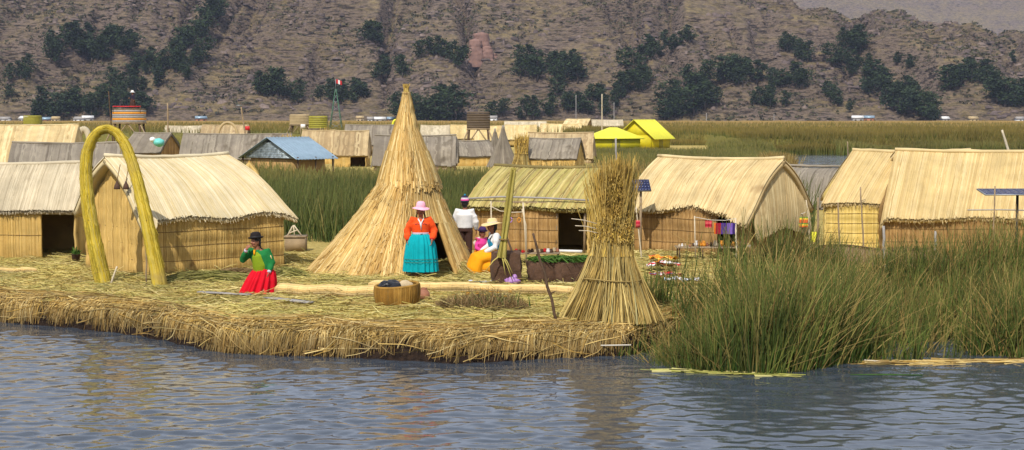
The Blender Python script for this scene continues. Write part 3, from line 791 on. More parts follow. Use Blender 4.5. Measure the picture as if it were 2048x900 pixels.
CLUMPS = [  # x0, y0 -> x1, y1 along the clump, half thickness, count, tree height px, words
    (100, 112, 270, 100, 26, 24, 44, 'in the dark wood at the upper left of the hillside'),
    (345, 120, 440, 28, 16, 15, 42, 'in the strip climbing to the top edge, left of the hill'),
    (220, 195, 410, 130, 24, 26, 42, 'in the diagonal belt rising above the striped watchtower'),
    (60, 232, 290, 228, 12, 20, 44, 'in the wood low on the hill behind the striped watchtower'),
    (20, 185, 55, 150, 14, 5, 34, 'in the small group at the far left of the hill'),
    (505, 200, 570, 195, 14, 7, 46, 'in the clump above the small grey arch'),
    (585, 205, 602, 200, 6, 2, 36, 'in the pair left of the flag mast'),
    (640, 200, 735, 190, 20, 10, 40, 'in the group around the flag mast top'),
    (735, 92, 762, 92, 8, 4, 44, 'in the lone group high above the cone-shaped hut'),
    (842, 110, 925, 135, 13, 9, 40, 'in the group left of the red rock'),
    (740, 158, 815, 155, 12, 7, 38, 'in the group just left of the cone-shaped hut tip'),
    (790, 240, 920, 238, 26, 18, 56, 'in the dense clump right of the cone-shaped hut tip'),
    (1035, 148, 1160, 148, 22, 15, 44, 'in the broad clump right of the red rock'),
    (985, 235, 1110, 236, 8, 8, 40, 'in the row right behind the thatched water tower'),
    (1110, 200, 1215, 222, 22, 13, 42, 'in the wood left of the tall pale mast'),
    (1255, 130, 1385, 92, 12, 10, 36, 'in the slanting strip above the yellow houses'),
    (1205, 220, 1290, 160, 24, 14, 42, 'in the wood right above the yellow houses'),
    (1320, 230, 1430, 190, 28, 20, 50, 'in the biggest wood right of the yellow houses'),
    (1435, 160, 1515, 160, 16, 10, 42, 'in the clump above the middle of the marsh'),
    (1535, 182, 1615, 185, 16, 9, 42, 'in the clump below the hill shoulder'),
    (1490, 212, 1580, 222, 8, 6, 34, 'in the low row near the marsh shore'),
    (1562, 100, 1620, 122, 8, 5, 36, 'in the short row high on the hill shoulder'),
    (1690, 100, 1735, 105, 8, 5, 40, 'in the group at the crest on the right'),
    (1660, 130, 1745, 155, 12, 10, 38, 'in the strip below the right crest'),
    (1735, 185, 1870, 236, 20, 24, 46, 'in the long dark belt falling to the shore on the right'),
    (1645, 190, 1705, 218, 10, 7, 38, 'in the scattered group left of the long dark belt'),
    (1785, 130, 1845, 138, 6, 3, 28, 'in the small trio on the bare right slope'),
    (1885, 172, 1985, 170, 20, 14, 44, 'in the wood on the right slope near the edge'),
    (1990, 200, 2060, 215, 22, 13, 46, 'in the wood at the right edge of the hill'),
    (2025, 128, 2032, 126, 3, 1, 30, 'standing alone at the right edge of the slope'),
]
rt = np.random.default_rng(77)
def add_tree(px, py, hp, label):
    q = on_hill(px, py)
    if q is None: return
    H = hp * q[1] / FPX
    e = thing('hill_tree', label, 'tree', (q[0], q[1], q[2] - .3), rt.random() * 6.28, 'trees on the far hillside')
    k = int(rt.integers(0, 6)); w = H * (1.2 + .6 * rt.random())
    for nm, me in (('crown', PROTO[k][0]), ('trunk', PROTO[k][1])):
        o = bpy.data.objects.new(nm, me); C.objects.link(o); o.parent = e
        o.scale = (w, w, H)
for x0, y0, x1, y1, th, cnt, hp, wd in CLUMPS:
    cnt = round(cnt * .88) if cnt > 5 else cnt
    for k in range(cnt):
        t = (k + rt.random()) / cnt
        add_tree(x0 + (x1 - x0) * t + rt.normal(0, 4), y0 + (y1 - y0) * t + rt.uniform(-th, th) * .9, hp * rt.uniform(.75, 1.3), 'dark green tree ' + wd)
# low scrub
g = Geo(); n = 9000
px = rt.uniform(-20, 2068, n); X = rt.uniform(-320, 340, n); Y = SHORE + 6 + 240 * rt.random(n)
k = fbm(X / 30, Y / 30, 3, 371) > .47; X, Y = X[k], Y[k]; n = len(X)
Z = hill_h(X, Y)
for j in range(7):
    s = .35 + .5 * rt.random(n)
    c = np.column_stack([X + rt.normal(0, .8, n), Y + rt.normal(0, .8, n), Z + .2 + .7 * rt.random(n)])
    a = rt.normal(size=(n, 3)); a /= np.linalg.norm(a, axis=1)[:, None]
    b = np.cross(a, rt.normal(size=(n, 3))); b /= np.linalg.norm(b, axis=1)[:, None]
    g.add(np.stack([c - a * s[:, None], c - b * s[:, None], c + a * s[:, None], c + b * s[:, None]], 1).reshape(-1, 3), np.arange(n * 4).reshape(-1, 4))
M['scrub'] = fibre('scrub', [(70, 70, 50), (86, 82, 58), (60, 62, 48), (98, 90, 64)], nscale=.1, fine=0)
stuff(g.build('hill_scrub', M['scrub']), 'low scrub dotted over the rocky hillside', 'scrub')

# boulders and ledges of bare rock
M['boulder'] = fibre('hill_rock', [(110, 95, 90), (88, 76, 74), (128, 112, 104), (70, 60, 58), (100, 87, 82)], nscale=.4, nlow=.55, fine=2.0)
g = Geo(); n = 5200
X = rt.uniform(-330, 350, n); Y = SHORE + 8 + 230 * rt.random(n)
k = fbm(X / 26 + 4, Y / 26, 3, 381) > .50; X, Y = X[k], Y[k]; n = len(X); Z = hill_h(X, Y)
a_ = np.linspace(0, 2 * math.pi, 7, endpoint=False)
u_ = np.concatenate([[[0, 0, 1]], np.stack([.75 * np.cos(a_), .75 * np.sin(a_), 0 * a_ + .62], 1), np.stack([np.cos(a_ + .4), np.sin(a_ + .4), 0 * a_ - .4], 1)])
T_ = [(0, 1 + j, 1 + (j + 1) % 7) for j in range(7)]; Q_ = [(1 + j, 8 + j, 8 + (j + 1) % 7, 1 + (j + 1) % 7) for j in range(7)]
sz = np.column_stack([.8 + 2.6 * rt.random(n) ** 2, .7 + 1.2 * rt.random(n), .5 + 1.0 * rt.random(n)])
V = u_[None] * (1 + .45 * (rt.random((n, 15, 1)) - .5)) * sz[:, None, :] + np.stack([X, Y, Z + .1], 1)[:, None, :]
off = (np.arange(n) * 15)[:, None, None]
g.add(V.reshape(-1, 3), (np.array(Q_)[None] + off).reshape(-1, 4), (np.array(T_)[None] + off).reshape(-1, 3))
stuff(g.build('hill_boulders', M['boulder']), 'bare boulders and rock ledges strewn over the hillside', 'rocks')

# the reddish crag
q = on_hill(962, 128)
g = Geo(); rg = np.random.default_rng(5)
e = thing('rock_crag', 'reddish rock crag jutting from the middle of the hillside', 'rock', (q[0], q[1] + 2, q[2] - 2))
M['crag'] = plain('crag_rock', (142, 110, 98), .95, .25, .45, bump=1.0, bscale=1.5)
for k, (dx, dy, w, d, h) in enumerate(((-3, 0, 9, 7, 16), (3.5, 1, 8, 7, 12), (0, 4, 12, 8, 20), (7, 3, 6, 6, 8), (-7, 2, 6, 6, 9))):
    g = Geo(); nn, mm = 26, 20
    a = np.linspace(0, 2 * math.pi, nn, endpoint=False); zz = np.linspace(0, 1, mm)
    A_, Z_ = np.meshgrid(a, zz)
    sq = 1 / np.maximum(np.abs(np.cos(A_)), np.abs(np.sin(A_))) ** .6
    rr = sq * (1 - .35 * np.floor(Z_ * 6) / 6) * (.72 + .55 * fbm(np.cos(A_) * 2 + k * 5, np.sin(A_) * 2 + np.floor(Z_ * 9) * 1.7, 3, 40 + k)) * np.where(Z_ > .97, .02, 1)
    V = np.stack([dx + rr * np.cos(A_) * w / 2, dy + rr * np.sin(A_) * d / 2, Z_ * h], -1).reshape(-1, 3)
    i = np.arange(mm - 1)[:, None] * nn; j = np.arange(nn)[None]; j2 = (j + 1) % nn
    g.add(V, np.stack([i + j, i + j2, i + nn + j2, i + nn + j], -1).reshape(-1, 4)); g.build('rock_face', M['crag'], e)

# ------------------------------------------------------------------ haze
g = Geo(); g.box((0, 7600, 329), (19000, 17400, 662))
hz = g.build('haze', None)
hm = bpy.data.materials.new('haze'); hm.use_nodes = True
nt = hm.node_tree; nt.nodes.clear()
o = nt.nodes.new('ShaderNodeOutputMaterial'); v = nt.nodes.new('ShaderNodeVolumePrincipled')
v.inputs['Color'].default_value = (.62, .72, 1.0, 1); v.inputs['Density'].default_value = .00007; v.inputs['Anisotropy'].default_value = .0
nt.links.new(v.outputs[0], o.inputs['Volume'])
hz.data.materials.append(hm)
stuff(hz, 'thin bluish haze in the air over the lake', 'haze')

# ------------------------------------------------------------------ thatched huts
def hut(name, label, loc, yaw, L, D, hw, hr, roof, wall, fronts=((0, 1),), ov=.28, rake=.18, inset=(0, 0), eave=None,
        bulge=.05, bands=4, dens=30, gables=(True, True), group=None, cords=True, roofjit=.05, cat='hut', gable_cover=(0, 0), rows=12, lean=0.0, wall2=None, thick=.09):
    e = thing(name, label, cat, loc, yaw, group)
    SL = math.hypot(D / 2, hr - hw); nv = np.array([0, -(hr - hw), D / 2]) / SL
    def slope(sgn):
        def fn(u, v, h):
            k = 1 + ov / SL
            ex = (eave(u) / SL if (eave is not None and sgn < 0) else 0)
            vv = v * (k + ex)
            il, ir = inset
            xl = -rake + il * (1 - np.clip(v, 0, 1)); xr = L + rake - ir * (1 - np.clip(v, 0, 1))
            x = xl + (xr - xl) * u + lean * (np.clip(v, 0, 1) - 1)
            vb = np.clip(vv, 0, 1.6)
            b = bulge * np.sin(np.clip(vb, 0, 1) * math.pi) + .035 * np.sin(u * 9 + 1) * np.clip(v, 0, 1) * .5 + .02 * (vnoise(u * L * .8, v * 1.4, 7) - .5)
            # past the wall line the thatch droops
            dr = np.clip(vv - 1, 0, 2) * SL
            y = D / 2 * (1 - np.minimum(vb, 1)) - dr * (D / 2 / SL) * .9
            z = hr - (hr - hw) * np.minimum(vb, 1) - dr * ((hr - hw) / SL + .12)
            P = np.stack([x, y + nv[1] * (h + b), z + nv[2] * (h + b)], -1)
            sag = .05 * np.sin(np.clip(u, 0, 1) * math.pi) * (1 - v * .6)
            P[:, 2] -= sag
            if sgn > 0: P[:, 1] = D - P[:, 1]
            return P
        return fn
    for sgn in (-1, 1):
        f = slope(sgn); g = Geo()
        n = int((L + 2 * rake) * dens)
        slab(g, f, max(6, int(L * 7)), 13, thick, -.035)
        reeds(g, f, n, 13, .014, roofjit, 1.7, .004, .35)
        reeds(g, f, n // 2, 9, .012, roofjit * 1.6, 1.0, .014, .7)
        rs_ = g.build('roof_slope', roof, e)
        if dens >= 30 and sgn < 0:          # ragged reed ends along the eave
            m = int((L + 2 * rake) * 110); u_ = RNG.random(m); dl = .01 + .035 * RNG.random(m) ** 2
            hh_ = -.06 * RNG.random(m); P3 = np.stack([f(u_, np.full(m, .95), hh_), f(u_, np.full(m, 1.0), hh_), f(np.clip(u_ + RNG.normal(0, .004, m), 0, 1), 1.0 + dl, hh_ - .01)], 1)
            P3[:, 2, 2] -= .02 * RNG.random(m)
            gf = Geo(); strands(gf, P3, RNG.uniform(.008, .02, m)); stuff(gf.build('eave_fringe', roof, rs_))
    # ridge roll
    g = Geo(); k = 14
    xs_ = np.linspace(-rake + inset[0], L + rake - inset[1], k)
    g.tube(np.column_stack([xs_ - lean, np.full(k, D / 2), hr + .01 + bulge * .2 - .05 * np.sin(np.linspace(0, 1, k) * math.pi) + .012 * RNG.random(k)]), .045, 7, wob=.3)
    g.build('ridge_roll', roof, e)
    # walls: reed mats stitched in bands
    def wallfn(p0, p1, nrm, top):
        p0, p1, nrm = np.array(p0, float), np.array(p1, float), np.array(nrm, float)
        def fn(u, v, h):
            b = np.abs(np.sin(np.clip(v, 0, 1) * top(u) / hw * math.pi * bands)) ** .6 * .035
            P = p0[None, :] + (p1 - p0)[None, :] * u[:, None] + nrm[None, :] * (h + b + .03 * (vnoise(u * 3, v * 3, 3) - .5))[:, None]
            P[:, 2] = v * top(u) - .05
            P[:, 0] += -lean * np.clip((P[:, 2] - hw) / (hr - hw), 0, 1)
            return P
        return fn
    wm = wall2 or wall
    for a, b in fronts:
        f = wallfn((a * L, 0, 0), (b * L, 0, 0), (0, -1, 0), lambda u: hw - .09 + 0 * u)
        g = Geo(); slab(g, f, 4, 4 * bands + 1, .05); reeds(g, f, max(4, int((b - a) * L * dens)), 4 * bands + 1, .011, .01, 1.4, .003, .5)
        w = g.build('wall_mat', wm, e)
        if cords:
            for k in range(1, bands):
                g = Geo(); u = np.linspace(0, 1, 12); P = f(u, np.full(12, k / bands) + .006 * np.sin(u * 11 + k), np.full(12, .02))
                g.tube(P, .006, 5); g.build('stitch_cord', M['cord'], w)
    f = wallfn((L, D, 0), (0, D, 0), (0, 1, 0), lambda u: hw - .09 + 0 * u)
    g = Geo(); slab(g, f, 4, 9, .05); reeds(g, f, int(L * dens * .5), 5, .012, 0, 1.5); g.build('wall_mat', wall, e)
    tri = lambda u: hw + (hr - hw) * (1 - np.abs(2 * u - 1)) - .07
    for side in (0, 1):
        if not gables[side]: continue
        p0, p1, nr = ((0, D, 0), (0, 0, 0), (-1, 0, 0)) if side == 0 else ((L, 0, 0), (L, D, 0), (1, 0, 0))
        for ua, ub in ((0, .48), (.48, 1)):
            q0 = np.array(p0) + (np.array(p1) - np.array(p0)) * ua; q1 = np.array(p0) + (np.array(p1) - np.array(p0)) * ub
            f = wallfn(q0, q1, nr, lambda u, ua=ua, ub=ub: tri(ua + (ub - ua) * u))
            g = Geo(); slab(g, f, 7, 4 * bands + 1, .05); reeds(g, f, max(4, int((ub - ua) * D * dens)), 4 * bands + 1, .011, .0, 1.4, .003, .5)
            w = g.build('gable_mat', wall, e)
            if cords:
                for k in range(1, bands):
                    g = Geo(); u = np.linspace(0, 1, 8); g.tube(f(u, k / bands * hw / tri(ua + (ub - ua) * u), np.full(8, .02)), .006, 5); g.build('stitch_cord', M['cord'], w)
        if gable_cover[side]:           # thatch folded round over the gable end
            gc = gable_cover[side]
            def fn(u, v, h, side=side, gc=gc):
                sgn = -1 if side == 0 else 1
                y = D * u; tz = tri(u)
                lo = np.maximum(tz * (1 - gc), .02)
                x0 = 0 if side == 0 else L
                out = .10 + .14 * np.sin(np.clip(v, 0, 1) * math.pi / 2)
                return np.stack([x0 + sgn * (out + h), y, tz + .06 - (tz - lo) * v], -1)
            g = Geo(); slab(g, fn, 12, 6, .05); reeds(g, fn, int(D * dens * 1.1), 6, .014, .05, 1.5, .004, 1.2); g.build('gable_thatch', roof, e)
    return e

def corner(px, py, z=GZ):
    p = gnd(px, py, z); return p

# left edge hut
p = gnd(0, 516)
e = hut('reed_hut', 'pale-roofed reed hut cut by the left photo edge, dark doorway on its right', (-13.6, 37.6, GZ), R(0), 3.78, 2.2, 1.27, 2.13, M['roof_old'], M['wall_gold'],
        fronts=((0, .80),), ov=.22, rake=.10, bands=2, dens=44, roofjit=.02)
# hut behind the arch: pale roof
def eaveB(u): return .62 * np.clip((.10 - u) / .10, 0, 1) ** .8 + .05 * np.sin(u * 14) + .12 * np.clip((u - .92) / .08, 0, 1)
e = hut('reed_hut', 'golden reed hut with bleached roof behind the tall yellow arch', (-7.36, 33.7, GZ), R(40), 3.2, 2.7, 1.30, 2.36, M['roof_pale'], M['wall_gold'],
        ov=.20, rake=.24, inset=(.0, .75), eave=eaveB, bands=4, dens=58, bulge=.12, roofjit=.02)
# hanging clay bells on its roof, held by a cord over the ridge
for k, (px, py) in enumerate(((234, 372), (252, 372))):
    q = pix(px, py, 33.55 + .18 * k)
    b = thing('hanging_ornament', ('left' if k == 0 else 'right') + ' one of two brown clay ornaments hung on the bleached roof', 'ornament', (q[0], q[1], q[2]), 0, 'clay ornaments on the roof')
    g = Geo(); g.lathe([(.0, .10), (.018, .095), (.026, .06), (.05, .02), (.068, -.05), (.06, -.065), (.0, -.05)], n=12); g.build('bell', M['darkpot'], b)
    g = Geo(); g.tube([(0, 0, .09), (.01, .10, .26), (.0, .3, .42)], .009, 5); g.build('cord', M['cord'], b)
# green-roofed hut
def eaveC(u): return .05 * np.sin(u * 9 + .6)
e = hut('reed_hut', 'reed hut with olive green streaked roof and black doorway', (-.98, 40.3, GZ), R(-20), 2.95, 2.3, 1.22, 1.98, M['roof_green'], M['wall_gold'],
        fronts=((0, .75),), ov=.22, rake=.14, eave=eaveC, bands=4, dens=34, roofjit=.03, lean=-.3, wall2=M['wall_brown'])
g = Geo(); g.tube([(-.2, -.12, 1.22), (.8, -.14, 1.29), (1.9, -.13, 1.28), (3.0, -.12, 1.24)], .022, 6); g.build('eave_pole', M['plank'], e)
g = Geo(); g.box((1.1, -.05, 1.16), (2.2, .05, .05)); g.build('wall_plate', M['wood'], e)
g = Geo(); g.box((2.5, -.02, .03), (.62, .06, .06)); g.build('threshold', M['white'], e)
for x_ in (2.17, 2.86):
    g = Geo(); g.bar((x_, -.02, 0), (x_ + .02, -.02, 1.2), .03); g.build('door_post', M['wood'], e)
# hut with gable to the right
def eaveD(u): return .05 * np.sin(u * 10) + .38 * np.clip((u - .80) / .2, 0, 1) ** .9 - .12 * np.exp(-((u - .55) / .16) ** 2)
e = hut('reed_hut', 'tan reed hut with ragged eave and covered right gable, textiles hung before it', (2.98, 40.35, GZ), R(-42), 3.25, 2.3, 1.22, 2.2, M['roof_tan'], M['wall_brown'],
        fronts=((0, .74), (.9, 1.0)), ov=.26, rake=.2, eave=eaveD, bands=4, dens=52, roofjit=.05, bulge=.1, gable_cover=(0, .72))
# double hut at right
def eaveE(u): return .04 * np.sin(u * 8 + 2)
e = hut('reed_hut', 'yellow reed hut with quilted wall mats, left half of the joined pair', (7.55, 40.2, GZ), R(-10), 2.6, 2.6, 1.25, 2.36, M['roof_gold'], M['wall_yellow'],
        ov=.16, rake=.12, eave=eaveE, bands=5, dens=56, roofjit=.01, lean=-.75)
def eaveE2(u): return .22 * np.exp(-(u / .02) ** 2) + .05 * np.sin(u * 11)
e = hut('reed_hut', 'larger golden reed hut cut by the right photo edge, solar panel in front', (8.75, 39.3, GZ), R(-4), 5.2, 3.0, 1.02, 2.36, M['roof_gold'], M['wall_brown'],
        ov=.22, rake=.14, eave=eaveE2, bands=3, dens=54, roofjit=.02, lean=-.6, bulge=.12)
# grey hut behind
e = hut('reed_hut', 'grey rounded hut peeping out between the tan hut and the yellow pair', (8.9, 58.5, .1), R(-28), 3.0, 2.4, .8, 1.78, M['roof_grey'], M['mat_grey'], ov=.5, rake=.1, bulge=.3, dens=14, cords=False, roofjit=.05, gables=(True, True), gable_cover=(0, .5))

# ------------------------------------------------------------------ huts of the farther islands
def bghut(label, x0, x1, yr, ye, yb, yaw, roof, wall, D=2.5, bulge=.08, ov=.2, gc=(0, 0), dens=9, name='reed_hut', z0=GZ, fronts=((0, 1),), rake=.12, inset=(0, 0), group='huts of the farther islands'):
    Y = (CAMZ - z0) * FPX / (yb - HORIZON); s = FPX / Y
    p0 = gnd(x0, yb, z0)
    L = (x1 - x0) / s / max(.5, math.cos(R(yaw)))
    if yaw < 0: p0[1] += L * math.sin(R(-yaw)) * .5
    hw = CAMZ - (ye - HORIZON) / s - z0; hr = CAMZ - (yr - HORIZON) * (Y + D / 2) / FPX - z0
    hw = max(.5, min(hw, hr - .35))
    return hut(name, label, p0, R(yaw), L, D, hw, hr, roof, wall, fronts=fronts, ov=ov, rake=rake, inset=inset, bulge=bulge, bands=2, dens=dens, cords=False, gable_cover=gc, roofjit=.03, group=group, thick=.12)
bghut('long tan hut farthest left, behind the grey-roofed hut', -70, 140, 250, 318, 352, 0, M['roof_tan'], M['wall_gold'], 3.2, gc=(0, .6))
bghut('big grey-roofed hut behind the left edge hut and the yellow arch', 20, 232, 286, 350, 410, 8, M['roof_grey'], M['wall_gold'], 3.0, dens=14)
bghut('dark brown tent-roofed hut under the striped watchtower', 246, 322, 266, 300, 334, -20, M['roof_grey'], M['wall_brown'], 2.6)
bghut('wide grey-roofed hut left of the tin-roofed house', 362, 575, 268, 312, 338, 0, M['roof_grey'], M['mat_grey'], 2.8)
bghut('small pale roof just right of the bare pole', 328, 398, 252, 268, 286, 0, M['roof_old'], M['wall_gold'], 3, dens=5)
bghut('pale grey roof beside the small grey arch', 402, 492, 250, 270, 290, 0, M['roof_brown'], M['mat_grey'], 3, dens=5)
bghut('tan hut left of the dry reed sheaf above the tin roof', 604, 664, 261, 300, 328, 0, M['roof_brown'], M['wall_gold'], 2.4)
bghut('brown hut with dark doorway, above the reeds left of the cone', 670, 732, 262, 305, 334, 0, M['roof_brown'], M['wall_gold'], 2.6, fronts=((0, .5),), gc=(0, .5))
bghut('long grey roof in the row left of the cone tip', 690, 808, 250, 285, 312, 0, M['roof_grey'], M['mat_grey'], 3)
bghut('grey round-ended hut right behind the cone-shaped hut', 750, 908, 272, 328, 342, 0, M['roof_grey'], M['mat_grey'], 2.6, .25, gc=(.7, .2))
bghut('cream hut just right of the cone tip', 842, 897, 251, 279, 292, 0, M['roof_old'], M['roof_old'], 3, dens=5)
bghut('cream hut left of the thatched water tower', 902, 948, 250, 274, 290, 0, M['roof_gold'], M['wall_gold'], 3, dens=5)
bghut('pale yellow hut beneath the thatched water tower', 950, 1002, 252, 278, 292, 0, M['roof_gold'], M['wall_yellow'], 3, dens=5)
bghut('low cream roof farthest back right of the thatched water tower', 1010, 1092, 243, 258, 276, 0, M['roof_old'], M['wall_gold'], 4, dens=4)
bghut('cream hut in the row behind the grey hut pair', 1012, 1072, 250, 276, 290, 0, M['roof_gold'], M['wall_gold'], 3, dens=5)
bghut('pale yellow hut with slanting roof left of the yellow houses', 1078, 1158, 248, 270, 288, -12, M['roof_gold'], M['wall_yellow'], 3, dens=5)
bghut('small tan hut with a dark chimney pot, high in the back row', 1126, 1172, 238, 252, 276, -18, M['roof_tan'], M['wall_brown'], 4, dens=4)
bghut('cream roof just left of the taller yellow house', 1186, 1246, 240, 256, 278, 0, M['roof_old'], M['wall_gold'], 4, dens=4)
bghut('grey-brown hut with round eave left of the two grey cones', 918, 985, 282, 308, 332, 14, M['roof_grey'], M['wall_gold'], 2.6, .15)
bghut('dark grey hut with tan wall and plain right gable', 1052, 1150, 277, 312, 336, -14, M['roof_grey'], M['wall_gold'], 2.6, dens=10)
bghut('tan round-ended hut behind the dark grey hut', 1056, 1182, 266, 314, 326, -6, M['roof_brown'], M['roof_brown'], 2.8, .2, gc=(0, .75))

def cone_hut_small(label, px, yt, yb, w, mat):
    Y = (CAMZ - GZ) * FPX / (yb - HORIZON); s = FPX / Y
    p = gnd(px, yb); H = CAMZ - (yt - HORIZON) / s - GZ; r = w / 2 / s
    e = thing('conical_hut', label, 'hut', p, 0, 'small conical huts')
    def fn(u, v, h):
        rr = (.05 + r * v ** 1.25) + h; a = u * 2 * math.pi
        return np.stack([rr * np.cos(a), rr * np.sin(a), H * (1 - v)], -1)
    g = Geo(); slab(g, fn, 24, 8, .05); reeds(g, fn, 70, 7, .03, .03, 1.5, .01, 1); g.build('thatch', mat, e)
    g = Geo(); g.tube([(0, 0, H - .1), (0, 0, H + .25)], [.12, .06], 8, wob=.3); g.build('tip', mat, e)
cone_hut_small('grey conical hut, the taller right one of two by the water tower', 1006, 258, 334, 62, M['roof_grey'])
cone_hut_small('grey conical hut, the lower left one of two by the water tower', 990, 264, 326, 44, M['roof_grey'])

# ------------------------------------------------------------------ cone-shaped hut
cY = 35.0; s_ = FPX / cY
cp = pix(783, 540, cY); e = thing('cone_hut', 'tall cone-shaped hut of layered golden straw', 'hut', (cp[0], cY, GZ))
def tier(zt, zb, rt_, rb_, pw, c0, c1, sx0=1.0, sx1=1.0):
    def fn(u, v, h):
        a = u * 2 * math.pi - math.pi / 2
        rr = rt_ + (rb_ - rt_) * np.clip(v, 0, 1.3) ** pw + .05 * (vnoise(u * 14, v * 3, 5) - .5) * v + h
        cx = c0 + (c1 - c0) * v
        left = np.where(np.cos(a) < 0, sx1, 1.0)
        return np.stack([cx + rr * np.cos(a) * (1 + (left - 1) * v), rr * np.sin(a), zt + (zb - zt) * v - h * .2], -1)
    return fn
def zpx(py, Y=cY): return CAMZ - (py - HORIZON) * Y / FPX - GZ
# door opening on the right front: u range around angle (-pi/2 + 35 deg)
ud0, ud1, vd = .085, .14, .5
low = tier(zpx(340), -.02, .46, 1.60, 1.18, .38, .13, 1, 1.17)
def sub(f, a, b): return lambda u, v, h: f(a + (b - a) * u, v, h)
g = Geo()
f = sub(low, ud1, 1 + ud0); slab(g, f, 70, 14, .06); reeds(g, f, 620, 14, .022, .03, 1.6, .006, .6); reeds(g, f, 300, 7, .03, .10, 1.3, .02, 1.2, vr=(.0, .58)); reeds(g, f, 330, 6, .035, .06, 1.2, .035, 1.8, vr=(.50, 1.0)); reeds(g, f, 240, 5, .035, .3, 1.0, .03, 2.0, vr=(.28, .70)); reeds(g, f, 260, 5, .03, .25, 1.0, .04, 2.0, vr=(.68, .98))
f = sub(low, ud0, ud1); slab(g, f, 5, 8, .06, vr=(0, vd)); reeds(g, f, 32, 8, .022, .03, 1.6, .006, 2.0, vr=(0, vd))
g.build('lower_thatch', M['cone'], e)
up = tier(zpx(248), zpx(370), .16, .62, .95, .31, .37)
g = Geo(); slab(g, up, 50, 10, .07); reeds(g, up, 330, 10, .024, .10, 1.4, .006, .8); reeds(g, up, 170, 8, .03, .16, 1.2, .02, 1.6); reeds(g, up, 120, 6, .03, .30, 1.0, .02, 1.6, vr=(.0, .55)); reeds(g, up, 140, 5, .035, .25, 1.0, .03, 1.8, vr=(.42, .92)); g.build('upper_thatch', M['cone'], e)
f = tier(zpx(200), zpx(258), .07, .235, 1.0, .32, .31)
g = Geo(); slab(g, f, 24, 8, .04); reeds(g, f, 90, 8, .018, .14, 1.6, .006, 1.5); g.build('collar', M['cone'], e)
f = tier(zpx(184), zpx(222), .05, .135, 1.0, .325, .32)
g = Geo(); slab(g, f, 20, 6, .04); reeds(g, f, 60, 7, .016, .15, 1.6, .006, 1.5); g.build('collar', M['cone'], e)
g = Geo(); n = 90; P = np.zeros((n, 4, 3)); a = RNG.random(n) * 6.28; rr = RNG.random(n) ** .5
for j, t in enumerate((0, .35, .7, 1)):
    w = (.09, .055, .06, .085)[j]
    P[:, j] = np.column_stack([.325 + rr * w * np.cos(a), rr * w * np.sin(a), zpx(192) + (zpx(172) - zpx(192)) * t * RNG.uniform(.8, 1.1, n) + .03])
strands(g, P, .02); g.tube([(.325, 0, zpx(195)), (.325, 0, zpx(176))], [.07, .045], 8); stuff(g.build('tip_tuft', M['sheaf_head'], e))
for py, r_ in ((188, .075), (206, .10), (230, .16)):
    g = Geo(); a = np.linspace(0, 2 * math.pi, 15); g.tube(np.column_stack([.322 + r_ * np.cos(a), r_ * np.sin(a), np.full(15, zpx(py))]), .014, 5); g.build('binding', M['cord'], e)
g = Geo(); n = 900; u_ = RNG.random(n) * .9 + .05; v_ = RNG.random(n) ** .8 * .97; f = sub(low, ud1, 1 + ud0)
P3 = np.stack([f(u_, v_, np.full(n, .03)), f(u_ + RNG.normal(0, .004, n), v_ + .06, np.full(n, .07)), f(u_ + RNG.normal(0, .010, n), np.minimum(v_ + .13, 1.02), .06 + .07 * RNG.random(n))], 1)
strands(g, P3, RNG.uniform(.01, .02, n)); stuff(g.build('loose_straw', M['cone'], e))

def gz(x, y): return float(ground_z(np.array([x]), np.array([y]))[0])
def on(px, py):                       # a spot on the island floor
    p = gnd(px, py)
    for _ in range(3): p = gnd(px, py, gz(p[0], p[1]))
    return p
def local(p, o): return np.asarray(p) - np.asarray(o)

# ------------------------------------------------------------------ yellow reed arch
AY = 32.2
path_px = [(207, 566, -.1), (196, 520, -.1), (184, 460, -.08), (175, 400, -.05), (171, 345, -.02), (174, 305, 0), (184, 277, 0), (199, 261, 0), (216, 257, 0), (234, 266, 0), (250, 289, -.03), (264, 325, -.08), (277, 370, -.15), (291, 430, -.25), (305, 495, -.35), (322, 578, -.45)]
P = np.array([pix(a, b, AY + c) for a, b, c in path_px])
t = np.linspace(0, 1, len(P)); tt = np.linspace(0, 1, 150)
PP = np.column_stack([np.interp(tt, t, P[:, k]) for k in range(3)])
for _ in range(6): PP[1:-1] = (PP[:-2] + 2 * PP[1:-1] + PP[2:]) / 4
rad = np.interp(tt, [0, .15, .3, .45, .55, .7, .85, 1], [.148, .12, .095, .066, .064, .084, .10, .125])
o = PP[0].copy(); o[2] = gz(o[0], o[1])
e = thing('reed_arch', 'tall yellow reed arch standing before the bleached-roof hut', 'arch', o)
TT = np.gradient(PP, axis=0); TT /= np.linalg.norm(TT, axis=1)[:, None]; SS = np.cross(TT, np.array((0., 1, 0))[None]); SS /= np.linalg.norm(SS, axis=1)[:, None]; NN = np.cross(TT, SS)
def arch_fn(u, v, h):
    f = np.clip(v, 0, 1) * (len(PP) - 1); i0 = np.minimum(f.astype(int), len(PP) - 2); w = (f - i0)[:, None]
    L_ = lambda A: A[i0] * (1 - w) + A[i0 + 1] * w
    r_ = np.interp(v, tt, rad) * (1 - .05 * np.abs(np.cos(v * math.pi * 26)) ** 6 + .06 * (vnoise(v * 9, u * 4, 3) - .5)) + h
    a = u * 2 * math.pi
    return L_(PP) - o + L_(SS) * (r_ * np.cos(a))[:, None] + L_(NN) * (r_ * np.sin(a))[:, None]
g = Geo(); g.tube(PP - o, rad * .93, 14, side=(0, 1, 0.01))
reeds(g, arch_fn, 34, 120, .012, 0, 1.35, .003, .5)
for a, b in ((0, .16), (.14, .34), (.3, .5), (.48, .66), (.62, .84), (.8, 1)): reeds(g, arch_fn, 12, 26, .008, .06, .9, .012, .8, vr=(a, b))
g.build('arch_body', M['arch'], e, smooth=False)
